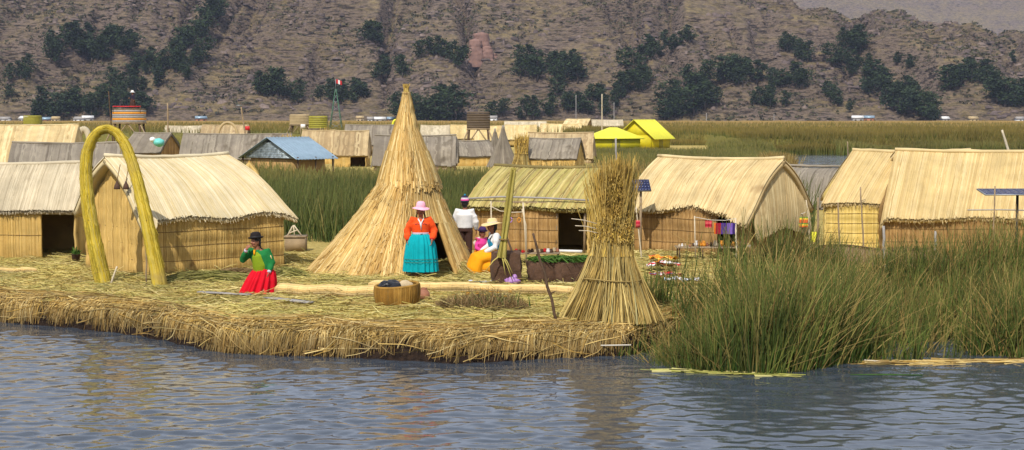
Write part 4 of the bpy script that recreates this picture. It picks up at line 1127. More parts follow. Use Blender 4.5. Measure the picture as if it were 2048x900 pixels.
g = Geo(); m = 260; u_ = RNG.random(m); v_ = RNG.random(m) * .95
strands(g, np.stack([arch_fn(u_, v_, np.full(m, .004)), arch_fn(u_ + RNG.normal(0, .01, m), v_ + .02, np.full(m, .022)), arch_fn(u_ + RNG.normal(0, .03, m), v_ + .04, .03 + .05 * RNG.random(m) ** 2)], 1), RNG.uniform(.006, .014, m)); stuff(g.build('loose_reeds', M['arch'], e))
for k in range(5, 147, 9):
    g = Geo(); T = PP[k + 1] - PP[k - 1]; T /= np.linalg.norm(T); S = np.cross(T, (0, 1, 0)); S /= np.linalg.norm(S); Nn = np.cross(T, S)
    a = np.linspace(0, 2 * math.pi, 15)
    g.tube((PP[k] - o)[None] + (S[None] * np.cos(a)[:, None] + Nn[None] * np.sin(a)[:, None]) * (rad[k] * 1.03), .008, 4, caps=False); g.build('lashing', M['cord'], e)

# ------------------------------------------------------------------ sheaves
def sheaf(label, base, H, rb, rw, rt_, n, zw=.5, leanx=0.0, heads=True, sw=.022, name='reed_sheaf', group=None, twist=.25, mess=1.0):
    e = thing(name, label, 'sheaf', base, 0, group)
    rg = RNG
    def stalks(n, v0, v1, w, spread=1.0, k=7):
        a = rg.random(n) * 6.283; q = np.sqrt(rg.random(n)) * .35 + .65 * (rg.random(n) > .3) * rg.uniform(.8, 1.02, n)
        q = np.clip(q, .05, 1.05)
        t = np.linspace(0, 1, k)[None, :] * (v1 - v0) + v0
        rr = np.interp(t, [0, zw * .55, zw, zw + (1 - zw) * .5, 1], [rb, (rb * .36 + rw * .64), rw, (rw + rt_) * .5, rt_])
        off = rg.normal(0, .03, (n, 1)) * (t - zw * .8) * 2 * H * spread * mess ** .5
        ang = a[:, None] + twist * (t - .3) * rg.normal(1, .6 * mess, (n, 1))
        P = np.stack([rr * q[:, None] * np.cos(ang) + leanx * t + off, rr * q[:, None] * np.sin(ang) + rg.normal(0, .02, (n, 1)) * H * np.abs(t - zw) * spread, H * t + .0 * off], -1)
        P[..., 2] = np.maximum(P[..., 2], 0)
        return P, rg.uniform(w * .6, w * 1.3, n)
    g = Geo(); P, w = stalks(n, 0, .72, sw); strands(g, P, w)
    g.tube([(0, 0, 0), (leanx * zw, 0, H * zw), (leanx * .8, 0, H * .8)], [rb * .8, rw * .75, rt_ * .55], 14)
    stuff(g.build('stalks', M['sheaf'], e))
    if heads:
        g = Geo(); P, w = stalks(int(n * .8), .45, 1.0, sw * .9, 1.5); ang0 = np.arctan2(P[:, 3, 1], P[:, 3, 0] - leanx * .7); P[..., 2] += (rg.normal(0, .05, (len(P), 1)) + .16 * (vnoise(ang0 * 2.2 + 9, ang0 * 0, 77) - .6)[:, None]) * H * np.linspace(0, 1, P.shape[1])[None, :]; P[..., 0] += (rg.normal(0, .035, (len(P), 1)) + .08 * (vnoise(ang0 * 3 + 4, ang0 * 0, 78) - .5)[:, None]) * np.linspace(0, 1, P.shape[1])[None, :] ** 2
        strands(g, P, w)
        m = int(n * 1.1)                          # ragged seed heads sticking out
        z = rg.uniform(.5, .99, m); a = rg.random(m) * 6.283
        r0 = np.interp(z, [zw, 1], [rw, rt_]); L = rg.uniform(.04, .13, m) * H / 2.4
        b = np.stack([r0 * np.cos(a) + leanx * z, r0 * np.sin(a), z * H], 1); d = np.stack([np.cos(a) * .6, np.sin(a) * .6, rg.normal(.5, .7, m)], 1)
        strands(g, np.stack([b, b + d * L[:, None] * .5, b + d * L[:, None] + np.array([0, 0, -.02])], 1), sw * 1.1)
        stuff(g.build('seed_heads', M['sheaf_head'], e))
    for zz in ((zw - .04, zw * .52) if mess < 1.5 else (zw * .50,)):
        r_ = np.interp(zz, [0, zw * .55, zw], [rb, rb * .36 + rw * .64, rw]) * 1.03
        a = np.linspace(0, 2 * math.pi, 25); g = Geo()
        g.tube(np.column_stack([r_ * np.cos(a) + leanx * zz, r_ * np.sin(a), H * zz + .02 * np.sin(a * 2)]), .012 * H / 2.4, 5); g.build('binding', M['sheaf'], e)
    return e
p = on(1219, 640)
e = sheaf('big sheaf of dry reeds tied at the waist, standing near the water', p, 2.30, .74, .29, .12, 3000, .58, .06, sw=.017, mess=1.8)
for k in range(2):          # loose stalks that stick out to the left
    pass
g = Geo()
for a, b in (((-.22, -.22, 1.55), (-.62, -.25, 1.63)), ((-.22, -.22, 1.47), (-.56, -.26, 1.52)), ((-.2, -.2, 1.40), (-.50, -.2, 1.44))):
    g.tube([a, tuple((np.array(a) + np.array(b)) / 2 + np.array((0, 0, .015))), b], .007, 5)
g.build('loose_stalks', M['wood_pale'], e)
def far_sheaf(label, px, yt, yb, w, z0=GZ):
    Y = (CAMZ - z0) * FPX / (yb - HORIZON); s = FPX / Y
    sheaf(label, gnd(px, yb, z0), (yb - yt) / s, w / 2 / s, w * .3 / s, w * .28 / s, 260, .5, 0, sw=.05, group='dry reed sheaves of the farther islands')
far_sheaf('golden reed sheaf standing in front of the tin-roofed house', 574, 277, 352, 48, .1)
far_sheaf('brown reed sheaf standing behind the tin roof', 651, 262, 326, 34)
far_sheaf('ragged golden sheaf behind the green-roofed hut', 1043, 274, 336, 44)

# ------------------------------------------------------------------ rolled mats (the long pale logs)
def roll(label, a, b, r, flat=.8, mat='bundle', name='rolled_mat', bind=10):
    A, B = on(*a), on(*b); A[2] += r * flat * .8; B[2] += r * flat * .8
    o = (A + B) / 2; o[2] = gz(o[0], o[1])
    e = thing(name, label, 'rolled mat', o, 0, 'rolled reed mats')
    k = max(8, int(np.linalg.norm(B - A) * 14)); t = np.linspace(0, 1, k)
    P = A[None] + (B - A)[None] * t[:, None] - o; P[:, 2] += .012 * np.sin(t * 17)
    rr = r * (1 - .5 * np.clip((.03 - t) / .03, 0, 1)) * (1 - .4 * np.clip((t - .985) / .015, 0, 1))
    d = (B - A) / np.linalg.norm(B - A); S = np.cross(d, (0, 0, 1)); S /= np.linalg.norm(S)
    g = Geo(); g.tube(P, rr * .96, 18, ry=rr * flat * .96, side=(0, 0, 1) if False else S)
    def fn(u, v, h):
        an = u * 2 * math.pi; c = A[None] + (B - A)[None] * np.clip(v, 0, 1)[:, None] - o
        c[:, 2] += .012 * np.sin(v * 17)
        q = r * (1 - .45 * np.clip((.03 - v) / .03, 0, 1)) * (1 - .35 * np.clip((v - .985) / .015, 0, 1)) * (1 - .035 * np.abs(np.cos(v * math.pi * bind)) ** 8) + h
        up = np.cross(S, d)
        return c + S[None] * (q * np.cos(an))[:, None] + up[None] * (q * flat * np.sin(an))[:, None]
    reeds(g, fn, 70, bind * 4 + 1, .008, 0, 1.3, .002, .6)
    g.build('mat_roll', M[mat], e)
    for j in range(bind):
        v = (j + .5) / bind; u = np.linspace(0, 1, 17)
        g = Geo(); g.tube(fn(u, np.full(17, v), np.full(17, .006)), .006, 4, caps=False); g.build('binding_cord', M['cord'], e)
    return e
roll('long pale rolled mat lying between the red skirt and the basket', (552, 590), (790, 596), .135, bind=12)
roll('long pale rolled mat lying behind the basket toward the dark stick', (738, 580), (1150, 592), .12, bind=18)
roll('short rolled mat at the left photo edge', (-60, 548), (74, 546), .07, bind=6)

# ------------------------------------------------------------------ basket with bag and stone
p = on(794, 612); e = thing('basket', 'round woven basket in front of the teal-skirted woman', 'basket', p)
rb = .375
def fnb(u, v, h):
    a = u * 2 * math.pi; r_ = rb * (.90 + .12 * np.sin(v * 2.2)) + h
    return np.stack([r_ * np.cos(a), r_ * np.sin(a) * .86, v * (.36 + .035 * np.sin(a * 1 + .8))], -1)
g = Geo(); slab(g, fnb, 40, 8, .025); reeds(g, fnb, 64, 8, .012, .0, 1.2, .002, .3); g.build('basket_wall', M['basket'], e)
g = Geo(); a = np.linspace(0, 2 * math.pi, 41); g.tube(fnb(a / 6.28318, np.full(41, 1.0), np.full(41, -.01)), .024, 7); g.build('rim', M['basket'], e)
g = Geo(); g.lathe([(0, .02), (rb * .88, .02), (rb * .88, .05), (0, .05)], n=24, sy=.86); g.build('basket_floor', M['basket'], e)
bag = thing('plastic_bag', 'crumpled black plastic bag lying in the basket', 'bag', (p[0] - .09, p[1], p[2] + .05))
g = Geo(); g.ell((0, 0, .22), (.25, .27, .17), 26, 16, rough=.5, seed=3); g.ell((-.08, -.05, .31), (.13, .15, .09), 18, 12, rough=1.0, seed=5); g.build('bag_body', M['black_plastic'], bag)
st = thing('stone', 'rounded pale stone resting in the basket', 'stone', (p[0] + .16, p[1] - .05, p[2] + .24)); g = Geo(); g.ell((0, 0, .1), (.125, .12, .105), 18, 12, rough=.55, seed=8); g.build('stone_body', M['stone'], st, smooth=True)
p = on(848, 600); g = Geo(); g.lathe([(0, 0), (.07, 0), (.105, .06), (.10, .13), (.06, .18), (.05, .2), (.062, .215), (.04, .21), (0, .12)], n=18)
o_ = g.build('clay_jar', M['pot'], smooth=True); o_.location = p; tag(o_, 'small reddish clay jar beside the basket', 'jar')

# ------------------------------------------------------------------ dry weed bed with flowers
def weedbed(label, px0, px1, py, n, hh, mat, name='weed_bed', depth=.5, cat='plants'):
    A, B = on(px0, py), on(px1, py); o = (A + B) / 2
    e = thing(name, label, cat, o)
    w = np.linalg.norm(B - A) / 2
    x = RNG.uniform(-1, 1, n); y = RNG.uniform(-1, 1, n) * np.sqrt(1 - x ** 2 * .8) * depth
    g = Geo(); h = hh * RNG.uniform(.4, 1.1, n) * (1 - .6 * x ** 2)
    blades(g, x * w, y, np.full(n, -.02), h, np.full(n, .012), RNG.normal(0, .75, (n, 2)), 4, 1.6, .4); stuff(g.build('stems', mat, e, attname='t'))
    return e, w
e, w = weedbed('dry brown weed patch with small orange flowers right of the basket', 872, 1052, 616, 3600, .36, M['dry'])
g = Geo(); n = 160; blades(g, RNG.normal(.1, .3, n), RNG.normal(0, .15, n), np.zeros(n), .28 * RNG.uniform(.5, 1.1, n), np.full(n, .016), RNG.normal(0, .4, (n, 2)), 3); stuff(g.build('green_shoots', M['leaf_green'], e, attname='t'))
M['petal'] = fibre('petals', [(226, 120, 40), (222, 170, 50), (210, 96, 44)], fine=0)
for k in range(26):
    c = (RNG.normal(-.02, .28), RNG.normal(0, .16), .2 + .12 * RNG.random()); g = Geo()
    for j in range(5):
        a = j * 1.2566; g.add([c, (c[0] + .028 * math.cos(a - .4), c[1] + .028 * math.sin(a - .4), c[2] + .012), (c[0] + .04 * math.cos(a), c[1] + .04 * math.sin(a), c[2] + .008), (c[0] + .028 * math.cos(a + .4), c[1] + .028 * math.sin(a + .4), c[2] + .012)], [(0, 1, 2, 3)])
    g.build('flower', M['petal'], e)

# heaps of cut reeds beside the hut
def heap(label, px, py, w, h, n, mat, ang=0.0, depth=.35, name='reed_heap', group=None, cat='reed heap'):
    o = on(px, py); e = thing(name, label, cat, o, ang, group)
    g = Geo(); L = RNG.uniform(.5, 1.0, n) * w
    x = RNG.normal(0, .12 * w, n); y = RNG.normal(0, depth * .4, n); zt = h * np.exp(-(y / depth) ** 2 * 2) * RNG.random(n) ** .5
    a = RNG.normal(0, .16, n); P = np.zeros((n, 5, 3))
    for j, t in enumerate(np.linspace(-.5, .5, 5)):
        P[:, j] = np.column_stack([x + L * t * np.cos(a), y + L * t * np.sin(a), zt * (1 - (2 * t) ** 2 * .85) + .012])
    strands(g, P, RNG.uniform(.01, .02, n))
    g.ell((0, 0, h * .25), (w * .36, depth * .55, h * .6), 18, 9, rough=.5, seed=int(px)); stuff(g.build('reed_stalks', mat, e)); return e
heap('heap of cut green reeds along the wall behind the red-skirted woman', 420, 562, 1.6, .20, 700, M['heap_green'], .1)
heap('dark brown reed heap against the wall of the bleached-roof hut', 475, 560, 1.0, .24, 420, M['dry'], -.1)
heap('green reed bundle right of the red-skirted woman', 575, 556, .75, .22, 420, M['heap_green'], -.2)
heap('loose pale straw pile left of the cone-shaped hut', 640, 540, .9, .12, 380, M['litter'], .3)
heap('tangle of greenish straw between the cone-shaped hut and the seated woman', 905, 545, .9, .30, 520, M['litter'], -.5)

# ------------------------------------------------------------------ sticks, poles, planks
def stick(label, a, b, r, mat, Y=None, name='pole', cat='pole', wob=.0, dY=0.0, knots=None):
    A = on(*a) if Y is None else pix(a[0], a[1], Y)
    if Y is None: A[2] -= .04
    B = pix(b[0], b[1], A[1] + dY)
    o = A.copy(); k = 8; t = np.linspace(0, 1, k)
    P = (A[None] + (B - A)[None] * t[:, None]) - o
    P[1:-1] += RNG.normal(0, wob, (k - 2, 3))
    g = Geo(); g.tube(P, np.linspace(r, r * .75, k), 8, wob=.12)
    if knots:
        for q in knots: g.tube([P[0] + (P[-1] - P[0]) * q, P[0] + (P[-1] - P[0]) * q + np.array((.09, -.03, .05))], [r * .5, r * .3], 5)
    ob = g.build(name, mat); ob.location = o
    return tag(ob, label, cat)
stick('leaning dark wooden stick left of the big sheaf', (1117, 648), (1066, 467), .026, M['wood_dark'], wob=.012, name='stick', cat='stick', knots=(.35,))
stick('thin upright pole beside the right leg of the yellow arch', (294, 572), (289, 395), .016, M['wood'], wob=.004)
stick('short pale stake leaning between the legs of the yellow arch', (219, 571), (234, 533), .022, M['wood_pale'], name='stake', cat='stake')
for lab, a, b, w_ in (('grey plank lying flat left of the red-skirted woman', (398, 590), (500, 594), .07), ('grey plank lying flat in front of the long rolled mat', (532, 600), (622, 611), .09)):
    A, B = on(*a), on(*b); o = (A + B) / 2; d = B - A
    g = Geo(); g.box((0, 0, 0), (np.linalg.norm(d), w_ * 2, .025)); ob = g.build('plank', M['plank']); ob.location = o + np.array((0, 0, .05)); ob.rotation_euler = (0, 0, math.atan2(d[1], d[0])); tag(ob, lab, 'plank')

# plant pot by the left hut
p = on(152, 527); e = thing('plant_pot', 'leafy plant in a dark pot beside the left doorway', 'plant pot', p)
g = Geo(); g.lathe([(0, 0), (.07, 0), (.095, .2), (.105, .21), (.09, .21), (0, .19)], n=14); g.build('pot', M['darkpot'], e)
g = Geo(); n = 70; blades(g, RNG.normal(0, .03, n), RNG.normal(0, .03, n), np.full(n, .18), RNG.uniform(.1, .2, n), np.full(n, .035), RNG.normal(0, .6, (n, 2)), 3); g.build('leaves', M['leaf_green'], e, attname='t')

# planter box with a wooden frame behind the bleached hut
p = gnd(592, 500); e = thing('planter_box', 'grey reed-clad box with a small timber frame behind the bleached-roof hut', 'box', p)
s = FPX / p[1]; w = 40 / s; h = 26 / s
g = Geo(); g.box((0, 0, h / 2), (w, .5, h)); g.build('box_body', M['mat_grey'], e)
g = Geo(); g.box((0, 0, h + .02), (w + .04, .54, .04)); g.build('rim', M['wood'], e)
for a, b in (((-.2, -.2, h), (-.05, -.2, h + .28)), ((.2, -.2, h), (-.02, -.2, h + .3)), ((-.18, .15, h), (-.04, -.2, h + .28)), ((0, -.2, h), (-.03, -.2, h + .3)), ((-.15, -.2, h + .1), (.08, -.2, h + .19))):
    g = Geo(); g.bar(a, b, .016); g.build('frame_bar', M['wood_pale'], e)

# ------------------------------------------------------------------ peat blocks and the bundle of green stalks
def peat(label, px, py, wpx, hpx, seed, top=False):
    p = on(px, py); s = FPX / p[1]; e = thing('peat_block', label, 'peat block', p, .1 * seed, 'blocks of reed root peat')
    w, h = wpx / s, hpx / s; g = Geo()
    n = 9; u = np.linspace(-1, 1, n); X, Y, Z = np.meshgrid(u, u, u, indexing='ij'); sh = (np.abs(X) == 1) | (np.abs(Y) == 1) | (np.abs(Z) == 1)
    def face(ax, sg):
        a, b = np.meshgrid(u, u, indexing='ij'); c = np.full_like(a, sg); V = [None] * 3; V[ax] = c; V[(ax + 1) % 3] = a; V[(ax + 2) % 3] = b
        V = np.stack(V, -1).reshape(-1, 3); r_ = np.linalg.norm(V, axis=1)[:, None]; V = V * (.62 + .38 / r_ * 1.25)
        V += .34 * (np.stack([fbm(V[:, 1] * 2.1 + seed, V[:, 2] * 2.1, 3, seed), fbm(V[:, 0] * 2.1 + seed, V[:, 2] * 2.1, 3, seed + 1), fbm(V[:, 0] * 2.1, V[:, 1] * 2.1 + seed, 3, seed + 2)], -1) - .5)
        i = (np.arange(n - 1) * n)[:, None] + np.arange(n - 1)[None]; q = np.stack([i, i + n, i + n + 1, i + 1], -1).reshape(-1, 4)
        g.add(V * np.array([w / 2, w * .38, h / 2]) + np.array([0, 0, h * .46]), q if sg > 0 else q[:, ::-1])
    for ax in range(3):
        for sg in (-1, 1): face(ax, sg)
    g.build('peat_body', M['peat'], e)
    if top:
        g = Geo(); m = 520; L = RNG.uniform(.15, .4, m); a = RNG.normal(0, .7, m); x = RNG.uniform(-.55, .55, m) * w; y = RNG.uniform(-.3, .3, m) * w
        P = np.stack([np.column_stack([x, y, np.full(m, h) + .05 * RNG.random(m)]), np.column_stack([x + L * np.cos(a) * .5, y - .05, np.full(m, h + .04) + .04 * RNG.random(m)]), np.column_stack([x + L * np.cos(a), y + L * np.sin(a) * .4 - .07, np.full(m, h - .02)])], 1)
        strands(g, P, .025); stuff(g.build('cut_greens', M['leaf_green'], e))
    return e
peat('dark peat block behind the purple bag', 1012, 566, 58, 66, 2)
peat('brown peat block heaped with cut greens, left of its pair', 1088, 566, 62, 46, 4, True)
peat('brown peat block heaped with cut greens, right of its pair', 1138, 566, 62, 46, 5, True)
p = on(1015, 566); Yp = p[1] - .35
e = thing('stalk_bundle', 'tall bundle of pale green totora stalks leaning on the dark peat block', 'stalk bundle', (p[0], Yp, gz(p[0], Yp)))
q0 = local(pix(1003, 515, Yp), (p[0], Yp, gz(p[0], Yp))); q1 = local(pix(1027, 335, Yp + .1), (p[0], Yp, gz(p[0], Yp)))
M['stalk'] = fibre('pale_stalks', [(182, 164, 76), (160, 148, 66), (200, 184, 104), (140, 130, 62)], fine=0)
g = Geo(); n = 130; P = np.zeros((n, 6, 3)); a = RNG.random(n) * 6.28; r0 = np.sqrt(RNG.random(n))
for j, t in enumerate(np.linspace(0, 1, 6)):
    rr = np.interp(t, [0, .15, .5, 1], [.09, .055, .07, .05]); P[:, j] = q0 + (q1 - q0) * t + np.column_stack([r0 * rr * np.cos(a), r0 * rr * np.sin(a), -.12 * RNG.random(n) * (t > .9)])
strands(g, P, .03); g.tube([q0, q0 + (q1 - q0) * .9], [.05, .03], 7); stuff(g.build('stalks', M['stalk'], e))
g = Geo(); a = np.linspace(0, 6.283, 13); c = q0 + (q1 - q0) * .2; g.tube(np.column_stack([c[0] + .085 * np.cos(a), c[1] + .085 * np.sin(a), np.full(13, c[2])]), .012, 5); g.build('tie', M['cord'], e)
for k in range(4):
    g = Geo(); d = np.array((RNG.uniform(-.35, .35), -.12, -.25 - .2 * RNG.random())); g.tube([q0 + (0, 0, .06), q0 + d * .5 + (0, -.05, .08), q0 + d], [.014, .011, .006], 5); g.build('drooping_stalk', M['stalk'], e)
stick('pale stalk leaning across the dark peat block', (1052, 566), (1008, 505), .035, M['stalk'], name='leaning_stalk', cat='stalk')
stick('dark stick leaning behind the pale stalk bundle', (1046, 560), (1012, 470), .024, M['wood_dark'], name='stick', cat='stick', dY=.3)
p = on(1026, 569); g = Geo(); g.ell((0, 0, .06), (.15, .11, .09), 20, 12, rough=.8, seed=4); g.ell((.03, -.02, .14), (.06, .05, .05), 10, 8, rough=.9, seed=6)
ob = g.build('plastic_bag', M['purple_plastic']); ob.location = p; tag(ob, 'crumpled light purple bag at the foot of the dark peat block', 'bag')
M['bluecloth'] = cloth('blue_cloth', [(0, (196, 206, 222)), (.4, (150, 180, 216)), (.7, (214, 220, 226))], 0, 3)
def drape(name, label, px0, px1, py, dep, mat, hh=.03, cat='cloth', group=None, lift=0.0, seed=1):
    A, B = on(px0, py), on(px1, py); o = (A + B) / 2; w = np.linalg.norm(B - A) / 2
    u, v = np.meshgrid(np.linspace(-1, 1, 26), np.linspace(-1, 1, 12), indexing='ij')
    z = hh * (.3 + 1.4 * fbm(u * 2.5 + seed, v * 2, 3, seed)) + lift
    V = np.stack([u * w, v * dep + .05 * np.sin(u * 5 + seed), z], -1).reshape(-1, 3)
    i = (np.arange(25) * 12)[:, None] + np.arange(11)[None]; g = Geo(); q = np.stack([i, i + 12, i + 13, i + 1], -1).reshape(-1, 4)
    V2 = V.copy(); V2[:, 2] -= .012; g.add(V, q); g.add(V2, q[:, ::-1])
    ob = g.build(name, mat, smooth=True); ob.location = o + np.array((0, 0, .02)); return tag(ob, label, cat, group)
drape('cloth', 'pale blue cloth spread on the straw behind the rolled mat', 938, 1003, 567, .13, M['bluecloth'])

# ------------------------------------------------------------------ drying rack and wares before the green-roofed hut
p = on(1020, 532); e = thing('stick_rack', 'crooked rack of pale poles before the green-roofed hut', 'rack', p)
Yr = p[1]
def lp(px, py, dy=0.0): return local(pix(px, py, Yr + dy), p)
g = Geo(); g.tube([lp(981, 530), lp(983, 470), lp(982, 402)], .014, 6); g.build('post', M['wood_pale'], e)
g = Geo(); g.tube([lp(1053, 530), lp(1050, 460), lp(1046, 405)], .019, 6); g.build('post', M['wood_pale'], e)
g = Geo(); g.tube([lp(982, 413), lp(1000, 422), lp(1025, 425), lp(1048, 424)], .012, 6); g.build('cross_pole', M['wood_pale'], e)
g = Geo(); g.tube([lp(1044, 418), lp(1052, 450), lp(1054, 530)], .012, 6); g.build('brace', M['wood_pale'], e)
for k, (px, c) in enumerate(((1021, 'purple_plastic'), (1038, 'orange_paint'))):
    g = Geo(); a = np.linspace(0, 6.283, 13); q = lp(px, 440); g.tube(np.column_stack([q[0] + .035 * np.cos(a), np.full(13, q[1]), q[2] + .05 * np.sin(a)]), .012, 5); g.tube([lp(px, 425), q + (0, 0, .05)], .004, 4)
    g.build('hanging_trinket', M[c], e)
def table(label, px0, px1, py, hpx, dep, name='low_table', mat='wood', legs=3):
    A, B = on(px0, py), on(px1, py); o = (A + B) / 2; w = np.linalg.norm(B - A); h = hpx * A[1] / FPX
    e = thing(name, label, 'table', o)
    for k in range(6):
        g = Geo(); g.box((0, (k - 2.5) * dep / 6, h + .008 * RNG.random()), (w + .04 * RNG.random(), dep / 6 * .9, .02)); g.build('plank', M[mat], e)
    for sx in np.linspace(-1, 1, legs):
        for sy in (-1, 1): g = Geo(); g.bar((sx * w * .47, sy * dep * .42, -.03), (sx * w * .47, sy * dep * .42, h), .018); g.build('leg', M['wood_dark'], e)
    return e, o, w, h
e, o, w, h = table('low plank table of trinkets before the green-roofed hut', 1030, 1118, 528, 22, .5)
for k in range(14):
    g = Geo(); r_ = RNG.uniform(.025, .05); c = ((k / 13 - .5) * w * .92, RNG.uniform(-.18, .1), h + .012)
    g.lathe([(0, 0), (r_ * .7, 0), (r_, r_ * .9), (r_ * .6, r_ * 1.8), (r_ * .7, r_ * 2.0), (0, r_ * 1.9)], n=10)
    ob = g.build('trinket', M[random.choice(['pot', 'stone', 'wood_pale', 'red', 'darkpot', 'white'])]); ob.location = o + np.array(c)
    tag(ob, 'small craft trinket on the low table before the green-roofed hut', 'trinket', 'trinkets on the low table by the green-roofed hut')
e, o, w, h = table('long low table of crafts behind the reeds, before the tan hut', 1352, 1500, 520, 26, .6, legs=4)
for k in range(20):
    g = Geo(); r_ = RNG.uniform(.025, .06); c = ((k / 19 - .5) * w * .94, RNG.uniform(-.22, .15), h + .012)
    g.lathe([(0, 0), (r_ * .7, 0), (r_, r_ * .9), (r_ * .5, r_ * 1.9), (r_ * .7, r_ * 2.3), (0, r_ * 2.2)], n=10)
    ob = g.build('trinket', M[random.choice(['pot', 'stone', 'white', 'wood_pale', 'darkpot', 'orange_paint', 'white'])]); ob.location = o + np.array(c)
    tag(ob, 'small craft piece on the long table before the tan hut', 'trinket', 'craft pieces on the long table by the tan hut')
M['tex1'] = cloth('textile_stripes', [(0, (226, 222, 214)), (.3, (196, 36, 48)), (.5, (232, 226, 220)), (.62, (40, 40, 52)), (.75, (214, 130, 44))], 1, 2.6)
M['tex2'] = cloth('textile_red', [(0, (186, 30, 46)), (.35, (224, 218, 212)), (.5, (186, 30, 46)), (.8, (60, 80, 140))], 1, 3.4)
M['tex3'] = cloth('textile_white', [(0, (222, 222, 226)), (.5, (160, 186, 214)), (.7, (230, 230, 230))], 0, 4)
M['tex4'] = cloth('textile_orange', [(0, (226, 150, 46)), (.4, (240, 200, 80)), (.6, (190, 60, 40)), (.8, (226, 150, 46))], 1, 3)
drape('textile', 'striped white, red and black textile spread right of the big sheaf', 1296, 1358, 545, .3, M['tex1'], .12, 'textile', 'textiles spread on the ground', .05, 3)
drape('textile', 'orange textile spread behind the striped white one', 1302, 1352, 528, .22, M['tex4'], .10, 'textile', 'textiles spread on the ground', .03, 5)
drape('textile', 'red textile spread nearest the big sheaf', 1300, 1362, 560, .18, M['tex2'], .08, 'textile', 'textiles spread on the ground', .03, 7)
drape('textile', 'white and blue textile at the edge of the tall reeds', 1330, 1400, 574, .2, M['tex3'], .10, 'textile', 'textiles spread on the ground', .03, 9)

# textile rack before the tan hut
p = on(1440, 522); Yr = p[1] - .1; e = thing('textile_rack', 'pole and cord rack with hanging textiles before the tan hut', 'rack', (p[0], Yr, gz(p[0], Yr)))
oo = np.array((p[0], Yr, gz(p[0], Yr)))
g = Geo(); g.tube([local(pix(1391, 515, Yr), oo), local(pix(1389, 432, Yr), oo)], .014, 6); g.build('post', M['wood_pale'], e)
g = Geo(); g.tube([local(pix(1474, 545, Yr), oo), local(pix(1471, 436, Yr), oo)], .02, 6); g.build('post', M['wood_pale'], e)
g = Geo(); g.tube([local(pix(1389, 434, Yr), oo), local(pix(1420, 440, Yr), oo), local(pix(1450, 441, Yr), oo), local(pix(1471, 437, Yr), oo)], .007, 5); g.build('cord', M['rope'], e)
M['tex5'] = cloth('hanging_weave', [(0, (76, 50, 130)), (.18, (120, 90, 170)), (.34, (60, 40, 110)), (.5, (190, 40, 50)), (.68, (226, 120, 40)), (.84, (150, 30, 50))], 0, 1.35)
M['tex6'] = cloth('hanging_red', [(0, (176, 36, 56)), (.5, (210, 90, 90))], 2, 9)
def hang(px0, px1, py0, py1, mat, nm='hanging_cloth'):
    u, v = np.meshgrid(np.linspace(0, 1, 14), np.linspace(0, 1, 6), indexing='ij')
    A = local(pix(px0, py0, Yr), oo); B = local(pix(px1, py0, Yr), oo); h = (py1 - py0) * Yr / FPX
    V = A + (B - A) * u[..., None]; V[..., 2] -= v * h; V[..., 1] += -.02 + .03 * np.sin(u * 14) * v; V = V.reshape(-1, 3)
    i = (np.arange(13) * 6)[:, None] + np.arange(5)[None]; q = np.stack([i, i + 6, i + 7, i + 1], -1).reshape(-1, 4); g = Geo(); g.add(V, q); V2 = V.copy(); V2[:, 1] += .012; g.add(V2, q[:, ::-1]); g.build(nm, mat, e)
hang(1428, 1472, 446, 468, M['tex5']); hang(1410, 1424, 441, 455, M['tex6'])
# red cloth and pole at the left end of the tan hut
stick('pale pole with a red cloth left of the tan hut wall', (1284, 520), (1272, 414), .018, M['wood_pale'])
p = on(1284, 520); g = Geo(); q = pix(1276, 448, p[1] - .03); g.box((0, 0, 0), (.11, .03, .16), top=.8); ob = g.build('red_cloth', M['tex6']); ob.location = q; tag(ob, 'small red cloth tied to the pale pole by the big sheaf', 'cloth')

# hanging line between poles right of the tan hut
stick('pale pole at the right rear of the tan hut', (1582, 505), (1577, 366), .018, M['wood_pale'])
stick('crooked pale pole left of the yellow hut, holding a sagging cord', (1622, 505), (1612, 400), .018, M['wood_pale'], wob=.01)
pa, pb = on(1582, 505), on(1622, 505)
A = pix(1579, 410, pa[1]); B = pix(1613, 424, pb[1]); g = Geo(); g.tube([A - A, (B - A) * .4 - np.array((0, 0, .14)), (B - A) * .75 - np.array((0, 0, .08)), B - A], .008, 5); ob = g.build('sagging_cord', M['rope']); ob.location = A; tag(ob, 'white cord sagging between two poles right of the tan hut', 'cord')
M['tex7'] = cloth('blue_print', [(0, (96, 116, 170)), (.5, (190, 196, 210)), (.7, (70, 80, 130))], 2, 14)
M['tex8'] = cloth('orange_green', [(0, (220, 110, 50)), (.4, (230, 196, 70)), (.65, (110, 150, 60)), (.85, (220, 90, 50))], 2, 7)
for lab, px, py, w_, h_, mt in (('blue printed textile hung right of the tan hut', 1588, 440, .18, .22, 'tex7'), ('orange and green textile hung beside the blue one', 1607, 444, .20, .24, 'tex8'), ('bright yellow bag hung on the pole at the yellow hut', 1629, 474, .15, .24, 'yellow_roof')):
    q = pix(px, py, pa[1] - .05); g = Geo(); u = np.linspace(-1, 1, 9)
    V = np.concatenate([np.column_stack([u * w_ / 2 * (1 + .15 * (j % 2)), .03 * np.sin(u * 5 + j) + 0 * u, np.full(9, h_ / 2 - h_ * j / 4)]) for j in range(5)])
    i = (np.arange(4) * 9)[:, None] + np.arange(8)[None]; qd = np.stack([i, i + 9, i + 10, i + 1], -1).reshape(-1, 4); g.add(V, qd); V2 = V + np.array((0, .05, 0)); g.add(V2, qd[:, ::-1])
    ob = g.build('hanging_bag' if 'bag' in lab else 'hanging_textile', M[mt]); ob.location = q; tag(ob, lab, 'bag' if 'bag' in lab else 'textile')

